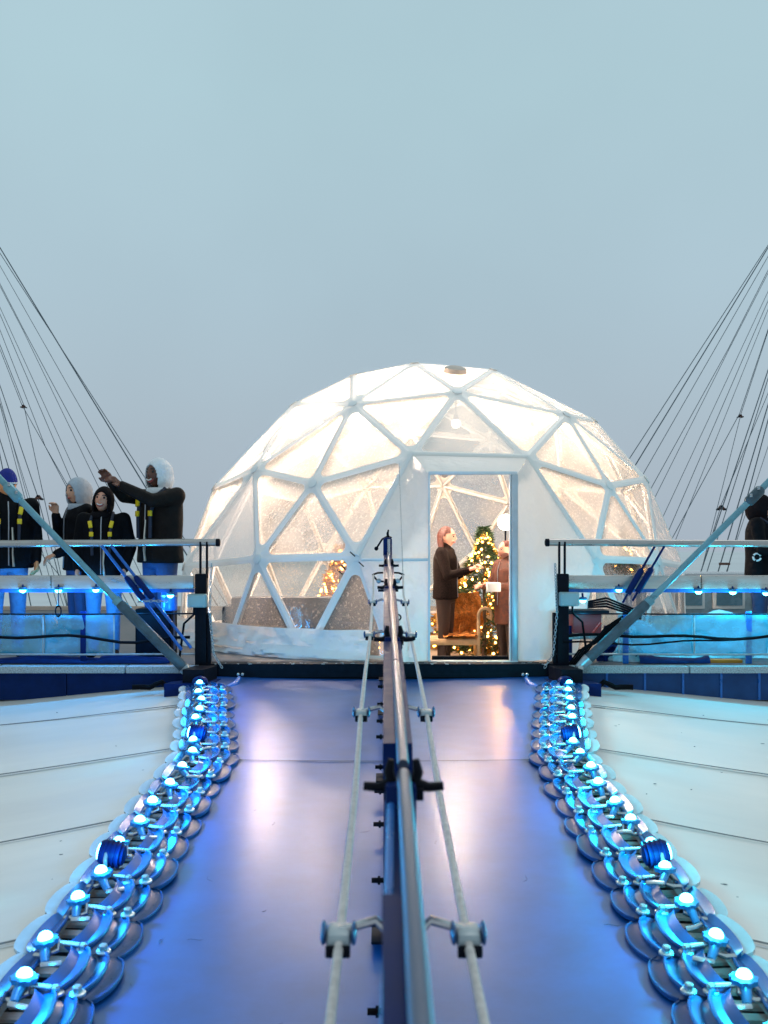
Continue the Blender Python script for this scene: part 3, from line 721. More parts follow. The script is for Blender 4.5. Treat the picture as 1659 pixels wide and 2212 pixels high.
MB().bbox((a + b) / 2 + Vector((0, .1, 0)), (b.x - a.x, .2, a.z - b.z), .01).build('shell', 'red_crate', t)
MB().bbox(((a.x + b.x) / 2, 8.62, a.z), (b.x - a.x + .02, .03, .025), .006).build('rim', 'red_crate', t)
t2 = thing('equipment_rack', 'small dark steel rack with bolted shelf holding the red crate', 'rack', P(1265, 1440, 8.6))
MB().bbox(P(1270, 1376, 8.62) + Vector((0, .08, 0)), (.36, .24, .035), .004).build('shelf', 'steel_dull', t2)
for x in (1232, 1308): MB().bbox(P(x, 1402, 8.7), (.03, .03, .42), .004).build('upright', 'navy_paint', t2)
for k in range(7): MB().ball(P(1238 + k * 11, 1376, 8.60) + Vector((0, -.04, 0)), .009, 8, 6).build('shelf_bolt', 'bolt', t2)
MB().bbox(P(1270, 1322, 8.62) + Vector((0, .08, 0)), (.36, .24, .03), .004).build('shelf', 'dark', t2)
tag(MB().path([P(1298, 1345, 8.5), P(1280, 1368, 8.5)], .012, 10).build('lever', 'red_bright'), 'small bright red lever in front of the red crate', 'lever')
for k, (x0, x1, y0, y1) in enumerate(((1390, 1470, 1424, 1436), (1490, 1600, 1424, 1437))):
    a, b = P(x0, y0, 8.62), P(x1, y1, 8.62)
    tag(MB().bbox((a + b) / 2, (b.x - a.x, .10, a.z - b.z), .004).build('orange_board', 'orange_board'), ('short' if k == 0 else 'long') + ' orange board lying on the deck edge under the sheeting', 'board', 'orange boards')
for k in range(5):
    pts = [P(1225 + k * 5, 1440, 8.45), P(1250 + k * 8, 1405 - 4 * k, 8.42), P(1285 + 6 * k, 1390 - 9 * k, 8.4), P(1330 + 4 * k, 1355 - 6 * k, 8.44)]
    tag(MB().path(pts, .008, 8).build('power_cable', 'black_rubber'), '%s black power cable from the end post under the red crate' % ORD[k], 'cable', 'power cables under the red crate')
for k in range(4):
    pts = [P(1270, 1300 + 4 * k, 8.44), P(1310, 1292 + 6 * k, 8.44), P(1345, 1306 + 5 * k, 8.42), P(1385, 1322 + 5 * k, 8.44)]
    tag(MB().path(pts, .009, 8).build('hose_bundle', 'dark'), '%s dark hose from the top slung towards the thick rod near the red crate' % ORD[k], 'hose', 'hoses near the red crate')
# low service counter at the back right and a grey cabinet at the left
t = thing('service_counter', 'pale service counter with small windows behind the plastic sheeting', 'counter', (3.1, 12.4, .1))
MB().bbox((3.5, 12.4, .42), (3.0, .5, .64), .01).build('cabinet', 'galv', t)
for k in range(6):
    x = 2.3 + .5 * k
    f = MB().bbox((x, 12.13, .5), (.40, .04, .34), .01).build('window_frame', 'white_box', t)
    sub(MB().box((x, 12.105, .5), (.32, .02, .25)), 'pane', 'smoke_panel', f, smooth=False)
MB().bbox((3.5, 12.35, .76), (3.1, .62, .04), .01).build('counter_top', 'steel', t)
t = thing('control_cabinet', 'black cabinet behind the paired blue braces', 'cabinet', P(345, 1430, 8.9))
MB().bbox(P(338, 1372, 8.95), (.33, .25, .50), .01).build('body', 'black_rubber', t)
MB().bbox(P(338, 1372, 8.95) + Vector((.0, -.13, .0)), (.29, .012, .44), .004).build('cabinet_door', 'dark', t)
b = P(366, 1296, 8.62)
t = thing('blue_drum', 'small glossy blue drum hanging by the end post', 'drum', b, world=False)
MB().lathe([(.05, -.10), (.07, -.09), (.072, .07), (.06, .085)], 18).build('drum_body', 'blue_paint', t)
MB().lathe([(.076, .03), (.076, .045)], 18).build('band', 'steel_dull', t)
MB().path([(0, 0, .08), (0, 0, .16)], .01, 8).build('hanger', 'dark', t)
chain('short_chain', 'short chain linking the thick rod to the blue drum', [P(297, 1300, 8.3), P(330, 1298, 8.32), P(362, 1299, 8.36)], 'short chains')
t = thing('hanging_carabiner', 'dark carabiner hanging on a strap below the steel board', 'carabiner', P(126, 1320, 8.42), world=False)
MB().torus((0, 0, 0), .045, .010, 16, 8, Matrix.Rotation(R(90), 3, 'X'), .55).build('ring', 'dark', t)
MB().path([(0, 0, .04), (0, 0, .20)], .006, 8).build('strap', 'webbing', t)

# ------------------------------------------------------------------ suspension cables fanning up to the masts
def cable(pts, r, label, group, Ya=17.0, ext=True):
    (x0, y0), (x1, y1) = pts[0], pts[-1]
    if ext:
        pts = list(pts); (xa, ya), (xb, yb) = pts[0], pts[1]; k = (260 - ya) / (yb - ya); pts.insert(0, (xa + (xb - xa) * k, 260))
        (xa, ya), (xb, yb) = pts[-2], pts[-1]; k = (1400 - ya) / (yb - ya); pts.append((xa + (xb - xa) * k, 1400))
    w_ = [P(x, y, Ya + (1400 - y) / 1140 * 7) for x, y in pts]
    return tag(MB().path(w_, r * .78, 6).build('steel_cable', 'cable'), label, 'cable', group)
GL, GR = 'cables of the fan behind the four people', 'cables of the fan behind the black hooded man'
LC = [([(0, 535), (310, 1045)], .016), ([(0, 547), (317, 1038)], .010), ([(0, 574), (249, 1013)], .008), ([(0, 613), (49, 708), (232, 1050)], .009),
      ([(0, 618), (49, 712), (212, 1050)], .008), ([(0, 664), (171, 1038)], .008), ([(0, 679), (154, 1038)], .009), ([(0, 713), (98, 965), (144, 1045)], .009),
      ([(0, 745), (51, 874), (90, 1052)], .010), ([(0, 755), (47, 874), (98, 965), (140, 1045)], .009), ([(0, 833), (80, 1068), (150, 1330)], .012),
      ([(0, 860), (53, 1052)], .008), ([(0, 870), (57, 1052)], .008), ([(0, 950), (21, 1018)], .013), ([(0, 984), (7, 1018)], .013),
      ([(-20, 800), (84, 1190), (128, 1242)], .009)]
RC = [([(1659, 530), (1364, 984)], .011), ([(1659, 535), (1376, 999)], .015), ([(1659, 554), (1394, 1016)], .009), ([(1659, 584), (1574, 752), (1413, 1043)], .009),
      ([(1659, 590), (1574, 756), (1428, 1048)], .008), ([(1659, 630), (1464, 1048)], .008), ([(1659, 650), (1486, 1050)], .009), ([(1659, 669), (1506, 1050)], .008),
      ([(1659, 712), (1598, 893), (1512, 1052)], .010), ([(1659, 716), (1601, 893), (1560, 1055)], .009), ([(1659, 800), (1575, 1052)], .015), ([(1659, 818), (1585, 1052)], .012),
      ([(1659, 875), (1606, 1052)], .016), ([(1659, 908), (1620, 1052)], .015), ([(1659, 965), (1630, 1052)], .008), ([(1659, 850), (1558, 1090), (1540, 1150)], .009)]
for i, (p, r) in enumerate(LC): cable(p, r, '%s steel cable out from the dome in the fan behind the four people' % ORD[i], GL)
for i, (p, r) in enumerate(RC): cable(p, r, '%s steel cable out from the dome in the fan behind the black hooded man' % ORD[i], GR)
def yoke(x, y, Y, s, label):
    c = P(x, y, Y); t = thing('cable_yoke', label, 'cable clamp', c, 'triangular cable clamps', world=False)
    MB().add([(-s, -.03, -s * .45), (s, -.03, -s * .45), (.2 * s, -.03, s * .6), (-.2 * s, -.03, s * .6), (-s, .03, -s * .45), (s, .03, -s * .45), (.2 * s, .03, s * .6), (-.2 * s, .03, s * .6)],
             [(0, 1, 2, 3), (4, 7, 6, 5), (0, 4, 5, 1), (1, 5, 6, 2), (2, 6, 7, 3), (3, 7, 4, 0)]).build('plate', 'rust', t, smooth=False)
    for q in (-1, 0, 1): MB().tube((q * s * .75, -.06, -s * .35 + (q == 0) * s * .7), (q * s * .75, .06, -s * .35 + (q == 0) * s * .7), .25 * s, n=8).build('pin', 'dark', t)
yoke(51, 878, 20.2, .055, 'rusty cable clamp, the upper one high above the four people')
yoke(83, 1075, 19.0, .085, 'rusty triangular cable clamp just above the thick rod by the beanie')
yoke(1599, 899, 20.1, .055, 'rusty cable clamp, the upper one high above the black hooded man')
yoke(1558, 1097, 19.0, .085, 'rusty cable clamp beside the thick rod left of the black hooded man')
tag(MB().bbox(P(1565, 1218, 18), (.20, .06, .045), .01).build('cable_spacer', 'rust'), 'small dark spacer bar across two cables above the steel board', 'spacer')

# ------------------------------------------------------------------ geodesic dome
DC = Vector((P(930, 0, 11.67).x, 11.67, CZ - (1325 - HZ) / F * 11.67)); DR = 2.97
cpos = Vector((0, 0, CZ))
def on_sphere(x, y):
    d = (P(x, y, 1.0) - cpos).normalized(); oc = cpos - DC; b = oc.dot(d); c = oc.dot(oc) - DR * DR; disc = b * b - c
    if disc < 0:
        p = cpos + d * (-b); return DC + (p - DC).normalized() * DR
    return cpos + d * (-b - math.sqrt(disc))
FN = dict(A=(761, 802), L=(895, 774), N=(1070, 783), C=(631, 869), B=(762, 871), M=(988, 845), Q=(1225, 894), T=(1290, 900),
          E=(451, 1045), D=(549, 1013), F=(674, 1043), G=(890, 982), P=(1138, 989), R=(1318, 1048), S=(1398, 1034),
          W=(388, 1222), H=(554, 1207), I=(771, 1201), U=(1285, 1207), X=(1425, 1212), Y=(1482, 1222),
          J=(658, 1418), K=(482, 1412), BL=(850, 1427), BR=(1237, 1427), KR=(1385, 1418))
nodes = {k: on_sphere(*v) for k, v in FN.items()}
names = list(nodes); pts = [nodes[k] for k in names]
pts_all = list(pts); back_names = []
for k in list(names):
    v = nodes[k] - DC; q = DC + Vector((-v.x, -v.y, v.z))
    if all((q - r).length > .62 for r in pts_all): pts_all.append(q); names.append('b_' + k)
apex = DC + Vector((.1, .25, 0)).normalized() * .5; apex = DC + Vector((.06, .5, 1)).normalized() * DR
if all((apex - r).length > .6 for r in pts_all): pts_all.append(apex); names.append('apex')
# side base nodes so that the ring is closed
for az in (-170, -150, 150, 170, 190):
    q = DC + Vector((DR * .99 * math.cos(R(az)), DR * .99 * math.sin(R(az)), -.2))
    if all((q - r).length > .8 for r in pts_all): pts_all.append(q); names.append('base%d' % az)
for az in range(0, 360, 24):
    q = DC + Vector((DR * .995 * math.cos(R(az)), DR * .995 * math.sin(R(az)), -.22))
    if all((q - r).length > .75 for r in pts_all): pts_all.append(q); names.append('base%d' % az)
bm = bmesh.new()
for p in pts_all: bm.verts.new(p)
bm.verts.ensure_lookup_table(); bm.verts.index_update()
bmesh.ops.convex_hull(bm, input=bm.verts)
bmesh.ops.triangulate(bm, faces=bm.faces[:])
bm.verts.ensure_lookup_table()
idx = {}
for v in bm.verts:
    idx[v] = min(range(len(pts_all)), key=lambda i: (pts_all[i] - v.co).length)
DOOR = {'G', 'P', 'I', 'U', 'BL', 'BR'}
tris = []
for f in bm.faces:
    ns = [names[idx[v]] for v in f.verts]
    if set(ns) <= DOOR: continue
    cz_ = sum(v.co.z for v in f.verts) / 3; nz = f.normal.z
    if max(v.co.z for v in f.verts) < .45: continue
    a, b, c = [v.co.copy() for v in f.verts]
    n = (b - a).cross(c - a)
    if n.dot((a + b + c) / 3 - DC) < 0: b, c = c, b
    tris.append((a, b, c))
bm.free()
dome = thing('geodesic_dome', 'glowing clear plastic geodesic dome tent with white seams on the platform', 'dome tent', (DC.x, DC.y, .1))
def pane_frame(a, b, c, inset=.037, fil=.06):
    """rounded clear window and the white border round it, for one triangle"""
    n = (b - a).cross(c - a).normalized(); ex = (b - a).normalized(); ey = n.cross(ex)
    T = [Vector(((p - a).dot(ex), (p - a).dot(ey))) for p in (a, b, c)]
    la, lb, lc = (T[1] - T[2]).length, (T[0] - T[2]).length, (T[0] - T[1]).length
    I = (T[0] * la + T[1] * lb + T[2] * lc) / (la + lb + lc)
    rad = abs((T[1] - T[0]).x * (I - T[0]).y - (T[1] - T[0]).y * (I - T[0]).x) / lc
    k = (rad - inset) / rad
    S_ = [I + (t - I) * k for t in T]
    f = min(fil, (rad - inset) * .55)
    inner = []; 
    kk = max(.05, (rad - inset - f) / rad); ctr = [I + (t - I) * kk for t in T]
    for i in range(3):
        p0, p1, p2 = S_[i - 1], S_[i], S_[(i + 1) % 3]
        d0 = (p1 - p0).normalized(); d1 = (p2 - p1).normalized()
        a0 = math.atan2(-d0.x, d0.y); a1 = math.atan2(-d1.x, d1.y)     # outward normals, right of travel
        while a1 < a0: a1 += 2 * math.pi
        for s_ in range(7):
            t = a0 + (a1 - a0) * s_ / 6; inner.append((ctr[i] + Vector((math.cos(t), math.sin(t))) * f, i, s_))
    to3 = lambda p, h=0.: a + ex * p.x + ey * p.y + n * h
    vi = [to3(p, -.004) for p, _, _ in inner]
    pane = MB().add(vi, [tuple(range(len(vi)))])
    vs = list(vi); fs = []; m_ = len(vi)
    vs += [to3(t) for t in T]
    for j in range(m_):
        i, s_ = inner[j][1], inner[j][2]; jn = (j + 1) % m_
        if s_ < 6: fs.append((j, m_ + i, jn))
        else: fs.append((j, m_ + i, m_ + (i + 1) % 3, jn))
    return pane, MB().add(vs, fs)
edges_ = set(); 
def key(p): return tuple(round(q, 3) for q in p)
for (a, b, c) in tris:
    pane, brd = pane_frame(a, b, c)
    zc = (a.z + b.z + c.z) / 3
    mt = 'pane_low' if zc < 1.0 else ('pane_mid' if zc < 2.05 else 'pane_high')
    brd.build('seam_border', 'skin_border', dome, smooth=False)
    pane.build('clear_pane', mt, dome, smooth=False)
    for p, q in ((a, b), (b, c), (c, a)): edges_.add(tuple(sorted((key(p), key(q)))))
for p, q in edges_:
    p, q = Vector(p), Vector(q)
    if p.z < .35 and q.z < .35: continue
    p2, q2 = DC + (p - DC) * .982, DC + (q - DC) * .982
    MB().path([p2.lerp(q2, .03), p2.lerp(q2, .97)], .021, 8).build('strut', 'tube_white', dome)
for p in pts_all:
    if p.z > .35:
        nn = (p - DC).normalized()
        MB().lathe([(.052, -.006), (.052, .002), (.04, .006)], 14, Matrix.Translation(DC + (p - DC) * 1.0) @ nn.to_track_quat('Z', 'Y').to_matrix().to_4x4()).build('hub_patch', 'skin_border', dome)
# vent flap near the top
nv = (nodes['M'] + nodes['L'] + nodes['N']) / 3
nn = (nv - DC).normalized()
MB().lathe([(.13, 0), (.12, .05), (.07, .07)], 16, Matrix.Translation(nv + nn * .01) @ nn.to_track_quat('Z', 'Y').to_matrix().to_4x4()).build('roof_vent', 'beige', dome)
# skirt: crumpled fabric along the base
def skirt(az0, az1, h=.27):
    def fn(u, v):
        a = R(az0 + (az1 - az0) * u); rr = DR * 1.0 + .02 + .10 * (1 - v) ** 2
        x, y = math.cos(a), math.sin(a)
        f = noise.noise((a * 9, v * 3.5, 2)) * .06 + abs(noise.noise((a * 17 + v * 5, v * 6, 7))) * .06 - abs(noise.noise((a * 31 - v * 7, v * 9, 4))) * .025
        rr += f * (1.1 - .6 * v)
        return Vector((DC.x + rr * x, DC.y + rr * y, .095 + h * v + .03 * noise.noise((a * 6, 4, v)) * (v > .9)))
    return MB().grid(fn, int(abs(az1 - az0) * 2.2), 12)
for k, (a0, a1) in enumerate(((196, 257), (301, 344))):
    skirt(a0, a1).build('skirt', 'vestibule', dome)
# vestibule round the doorway
DY = 8.66
dl, dr_ = P(925, 0, DY).x, P(1117, 0, DY).x; dt, db = P(0, 1025, DY).z, .10
def wall(poly, dx, right):
    def fn(u, v):
        t = v * (len(poly) - 1); i = min(int(t), len(poly) - 2); o = poly[i].lerp(poly[i + 1], t - i)
        dz = dt + (db - dt) * v; q = Vector((dx, DY, dz))
        p = o.lerp(q, u); b_ = math.sin(math.pi * u) * (.05 + .10 * v)
        f = .05 * noise.noise((p.x * 4, p.z * 2.2, 3)) + .03 * abs(noise.noise((p.x * 10 + p.z * 3, p.z * 7, 5)))
        k = math.sin(math.pi * min(1, u * 1.02)) * (.35 + 2.2 * v ** 2)
        return p + Vector((0, -.10 * math.sin(math.pi * u) - f * k * 1.6, f * k * .5))
    return MB().grid(fn, 22, 40)
gL = [nodes['G'], nodes['G'].lerp(nodes['I'], .5), nodes['I'], Vector((nodes['BL'].x - .02, nodes['BL'].y - .05, .10))]
gR = [nodes['P'], nodes['P'].lerp(nodes['U'], .5), nodes['U'], Vector((nodes['BR'].x + .02, nodes['BR'].y - .05, .10))]
wall(gL, dl, 0).build('vestibule_side', 'vestibule', dome)
wall(gR, dr_ + .001, 1).build('vestibule_side', 'vestibule', dome)
def topf(u, v):
    o = nodes['G'].lerp(nodes['P'], u); q = Vector((dl + (dr_ + .001 - dl) * u, DY, dt + .02 * math.sin(math.pi * u)))
    p = o.lerp(q, v); return p + Vector((0, -.05 * math.sin(math.pi * v) * (1 + .5 * noise.noise((u * 6, v * 3, 2))), 0))
MB().grid(topf, 24, 10).build('vestibule_top', 'vestibule', dome)
# white strips over the vestibule edges and the horizontal bar
for p, q in ((nodes['G'], nodes['I']), (nodes['P'], nodes['U']), (nodes['G'], nodes['P'])):
    MB().path([p, q], .034, 10).build('edge_sleeve', 'skin_border', dome)
MB().path([P(782, 1209, 8.72), P(924, 1209, 8.60)], .014, 8).build('cross_bar', 'tube_white', dome)
# door frame
df = MB().bbox((dr_ - .025, DY - .01, (dt + db) / 2), (.055, .07, dt - db), .006).build('door_frame', 'door_metal', dome)
sub(MB().bbox((dr_ - .062, DY + .0, (dt + db) / 2), (.016, .05, dt - db), .003), 'frame_lip', 'white_box', df)
MB().bbox((dl + .008, DY, (dt + db) / 2), (.018, .05, dt - db), .004).build('door_frame', 'tube_white', dome)
MB().bbox(((dl + dr_) / 2, DY, dt + .012), (dr_ - dl, .06, .03), .006).build('door_frame', 'tube_white', dome)
MB().bbox(((dl + dr_) / 2, DY - .03, db + .005), (dr_ - dl, .10, .02), .004).build('door_sill', 'door_metal', dome)
MB().bbox(((dl + dr_) / 2, DY + .06, db + .02), (dr_ - dl - .07, .05, .05), .004).build('door_sill', 'black_rubber', dome)
# inside floor
MB().lathe([(DR * .97, -.26), (DR * .97, -.25)], 40, Matrix.Translation((DC.x, DC.y, 0))).build('floor_disc', 'floor_in', dome)
# fallen chips and ties on the left lower seam
for k, (x, y) in enumerate(((762, 1197), (781, 1219), (742, 1226), (735, 1236))):
    MB().path([P(x - 6, y - 5, 8.66), P(x + 5, y + 5, 8.66)], .006, 6).build('lace_tie', 'dark', dome)

# ------------------------------------------------------------------ inside the dome
def globe(x, y, Y, r, label, power, pole=True, hang=False, col=(1, .77, .60)):
    c = P(x, y, Y); t = thing('globe_lamp', label, 'lamp', c, 'globe lamps in the dome', world=False)
    MB().ball((0, 0, 0), r, 18, 12).build('globe', 'globe', t)
    if pole:
        MB().path([(0, 0, -r), (0, 0, -.25 - c.z + .02)], .012, 8).build('pole', 'dark', t)
        MB().lathe([(.12, -.25 - c.z + .004), (.12, -.25 - c.z + .02), (.02, -.25 - c.z + .04)], 16).build('foot', 'dark', t)
    if hang:
        top = DC.z + math.sqrt(max(.1, (DR * .97) ** 2 - (c.x - DC.x) ** 2 - (c.y - DC.y) ** 2)) - c.z
        MB().path([(0, 0, r), (0, 0, top)], .006, 6).build('cord', 'dark', t)
        MB().lathe([(.02, r + .05), (.04, r - .01)], 12).build('cap', 'dark', t)
    light('lamp_light', 'POINT', (0, 0, 0), power, col, t, r * 1.05)
    return t
globe(1092, 1128, 12.0, .10, 'bright white globe lamp behind the small tree by the door', 520, col=(1, .52, .18))
for gx, gy, gY, gp, gl in ((575, 985, 11.0, 1700, 'above the grey sofa'), (700, 920, 10.6, 2300, 'in front of the golden tree top'), (838, 905, 10.9, 2200, 'nearest the handrail line'),
                           (985, 915, 11.2, 750, 'straight above the doorway'), (1150, 930, 11.2, 1000, 'above the doorway tree')):
    globe(gx, gy, gY, .055, 'small hanging bulb added for dome glow %s' % gl, gp, False, True)  # bulbs added to light the panes and give the walkway its warm sheen
def added_uplight(x, Y, z, label, power, tgt):
    """hidden floor floodlight added to brighten the dome skin from inside"""
    c = Vector((x, Y, z)); t = thing('added_uplight', label, 'floodlight', c, 'floodlights added inside the dome', world=False)
    MB().bbox((0, 0, .06), (.18, .12, .10), .015).build('housing', 'dark', t)
    MB().box((0, 0, .114), (.14, .09, .006)).build('lens', 'globe', t, smooth=False)
    for q in (-.11, .11): MB().path([(q, 0, 0), (q, 0, .08)], .01, 8).build('yoke_arm', 'dark', t)
    l = light('flood_beam', 'SPOT', (0, 0, .14), power, (1, .82, .62), t, .09, spot_size=R(92), spot_blend=.9)
    l.rotation_mode = 'QUATERNION'; l.rotation_quaternion = (Vector(tgt) - c).to_track_quat('-Z', 'Y')
for q_, (x, Y, z, pw, lb) in enumerate(((-1.3, 10.9, .1, 550, 'added black floor floodlight hidden behind the grey sofa'), (-.5, 13.3, -.25, 550, 'added black floor floodlight at the back of the dome near the golden tree'),
        (2.0, 13.2, .1, 550, 'added black floor floodlight at the back of the dome near the dim fir'), (2.3, 10.2, .1, 550, 'added black floor floodlight hidden behind the vestibule wall'))):
    added_uplight(x, Y, z, lb, pw, (DC.x, DC.y - .3, DC.z + 2.6))  # unseen floodlights, added so the upper skin glows

def tree(base, h, rad, label, mat, seed, nneed=1500, nb=26, nl=46):
    rnd = random.Random(seed); t = thing('christmas_tree', label, 'christmas tree', base, 'decorated trees in the dome', world=False)
    MB().path([(0, 0, 0), (0, 0, h * .96)], [.035, .008], 8).build('trunk', 'trunk', t)
    crown = MB()
    for k in range(nneed):
        z = h * (.08 + .92 * rnd.random() ** 1.25); a = rnd.random() * 6.283; tier = .80 + .2 * math.cos(z / h * 26)
        r_ = rad * (1 - z / h) * tier * (.35 + .65 * rnd.random() ** .5) + .012
        p = Vector((r_ * math.cos(a), r_ * math.sin(a), z)); d = Vector((math.cos(a + rnd.uniform(-.6, .6)), math.sin(a + rnd.uniform(-.6, .6)), rnd.uniform(-.5, .45))).normalized()
        ln = .06 + .05 * rnd.random(); w_ = d.cross(Vector((rnd.uniform(-1, 1), rnd.uniform(-1, 1), 1))).normalized() * .012
        crown.add([p - w_, p + w_, p + d * ln], [(0, 1, 2)])
        w2 = d.cross(w_).normalized() * .012; crown.add([p - w2, p + w2, p + d * ln * .9], [(0, 1, 2)])
    crown.build('crown', mat, t, smooth=False, fix=False)
    bme = MB().ball((0, 0, 0), .028, 10, 8).mesh('bauble', True); lme = MB().ball((0, 0, 0), .015, 6, 4).mesh('fairy_light', True)
    for k in range(nb + nl):
        z = h * (.10 + .86 * rnd.random() ** 1.2); a = rnd.random() * 6.283; r_ = rad * (1 - z / h) * .93 + .012
        place(bme if k < nb else lme, 'bauble' if k < nb else 'fairy_light', 'bauble' if k < nb else 'fairy', t, loc=(r_ * math.cos(a), r_ * math.sin(a), z))
    return t
tree(P(1046, 1431, 11.9), 1.66, .74, 'tall green fir tree with gold lights in the doorway', 'needle', 3, 3200, 80, 230)
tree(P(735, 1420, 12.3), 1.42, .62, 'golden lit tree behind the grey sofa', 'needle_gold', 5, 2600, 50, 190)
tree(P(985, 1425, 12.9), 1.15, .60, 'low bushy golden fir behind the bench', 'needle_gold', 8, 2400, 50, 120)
tree(P(1350, 1400, 12.6), 1.5, .42, 'dim fir tree at the red crate end of the dome', 'needle', 12, 1300, 20, 40)

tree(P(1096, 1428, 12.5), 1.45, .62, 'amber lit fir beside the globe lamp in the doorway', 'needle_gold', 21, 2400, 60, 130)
# bench with scrolled arms
bx = P(985, 0, 11.25).x
bench = thing('bench', 'pale wooden bench with scrolled arms in the doorway', 'bench', (bx, 11.25, -.25), world=False)
for k in range(4): MB().bbox((-.2, -.16 + .11 * k, .30), (.92, .095, .03), .006).build('seat_slat', 'wood_light', bench)
MB().bbox((-.2, -.21, .275), (.92, .03, .06), .006).build('front_rail', 'wood_light', bench)
for sx_ in (-.64, .24):
    sp = [(sx_, -.21, 0), (sx_, -.21, .52), (sx_, -.20, .58)] + [(sx_ + .075 - .075 * math.cos(a), -.2, .58 + .085 * math.sin(a)) for a in [R(30 * q) for q in range(1, 8)]] + [(sx_ + .12, -.2, .56), (sx_ + .10, -.2, .575)]
    MB().path(sp, .02, 10).build('scroll_arm', 'wood_light', bench)
    MB().path([(sx_, .2, 0), (sx_, .22, .8)], .02, 10).build('back_leg', 'wood_light', bench)
for k in range(7): MB().bbox((-.58 + .13 * k, .21, .58), (.05, .02, .42), .005).build('back_slat', 'wood_light', bench)
def fur(u, v):
    x = -.12 + .40 * u; s_ = v * 1.0
    y, z = (.17, .80 - .46 * v / .5) if v < .5 else (.17 - .42 * (v - .5) / .5, .335)
    f = .03 * noise.noise((u * 6, v * 9, 1)); return Vector((x - .45 * 0 + f + .05 * math.sin(v * 5), y - .02 + f, z + .02 + f))
o = MB().grid(fur, 16, 26).build('fur_throw', 'fur', smooth=True); o.location = (bx, 11.25, -.25); tag(o, 'orange brown fur throw draped over the wooden bench', 'throw')
def rug(u, v):
    a = 6.283 * u; r_ = v * (.55 + .10 * noise.noise((math.cos(a) * 2, math.sin(a) * 2, 3))); return Vector((P(990, 0, 10.6).x + 1.1 * r_ * math.cos(a), 10.65 + r_ * .8 * math.sin(a), -.235 + .03 * noise.noise((r_ * 9, a * 5, 2))))
tag(MB().grid(rug, 40, 10).build('fur_rug', 'white_fur'), 'white fur rug on the floor inside the doorway', 'rug')
# grey sofa
sp = P(500, 1290, 9.9); ep_ = P(800, 1290, 9.9)
sf = thing('sofa', 'dark grey high backed sofa behind the lower panes', 'sofa', ((sp.x + ep_.x) / 2, 9.9, .1))
MB().bbox(((sp.x + ep_.x) / 2, 9.92, .33), (ep_.x - sp.x, .16, .56), .03).build('backrest', 'sofa', sf)
MB().bbox(((sp.x + ep_.x) / 2, 10.3, .22), (ep_.x - sp.x, .62, .26), .03).build('seat', 'sofa', sf)
for x in (sp.x - .02, ep_.x + .02): MB().bbox((x, 10.2, .30), (.14, .72, .44), .03).build('arm', 'sofa', sf)

# ------------------------------------------------------------------ people
def fuse(mb, name, vox, smooth=5):
    """one continuous surface from overlapping shapes"""
    me = mb.mesh(name + '_raw'); o = bpy.data.objects.new('tmp', me); C.objects.link(o)
    r = o.modifiers.new('r', 'REMESH'); r.mode = 'VOXEL'; r.voxel_size = vox
    s = o.modifiers.new('s', 'SMOOTH'); s.iterations = smooth; s.factor = .5
    dg = bpy.context.evaluated_depsgraph_get(); dg.update()
    out = bpy.data.meshes.new_from_object(o.evaluated_get(dg)); out.name = name
    bpy.data.objects.remove(o); bpy.data.meshes.remove(me)
    for p in out.polygons: p.use_smooth = True
    return out
def limb(mb, pts, rs, n=12):
    for i in range(len(pts) - 1): mb.path([pts[i], pts[i + 1]], [rs[i], rs[i + 1]], n)
    for p, r in zip(pts, rs): mb.ball(p, r, 12, 8)
def hand(mb, wrist, d, nrm, side, curl=.5, k=1.):
    """palm, four unequal bent fingers and a thumb from the side of the palm"""
    d = Vector(d).normalized(); nrm = (Vector(nrm) - d * Vector(nrm).dot(d)).normalized(); s = d.cross(nrm) * side
    w_ = Vector(wrist)
    for q in range(5): mb.ball(w_ + d * (.02 + .016 * q) * k, (.034 * k, .034 * k, .034 * k) if 0 else .026 * k, 8, 6)
    for q in (-1, 0, 1): mb.path([w_ + d * .01 * k + s * q * .018 * k, w_ + d * .085 * k + s * q * .026 * k], .017 * k, 8); 
    for q, ln in zip((-1.5, -.5, .5, 1.5), (.062, .074, .078, .068)):
        a = w_ + d * .085 * k + s * q * .019 * k; c1 = curl * .8
        b = a + (d * math.cos(c1) + nrm * math.sin(c1)) * ln * .55 * k; c = b + (d * math.cos(c1 * 2.1) + nrm * math.sin(c1 * 2.1)) * ln * .5 * k
        limb(mb, [a, b, c], [.0105 * k, .0095 * k, .008 * k], 8)
    a = w_ + d * .03 * k + s * .030 * k; b = a + (d * .6 + s * .8).normalized() * .04 * k; c = b + (d * .95 + nrm * .3 * curl).normalized() * .035 * k
    limb(mb, [a, b, c], [.014 * k, .011 * k, .009 * k], 8)
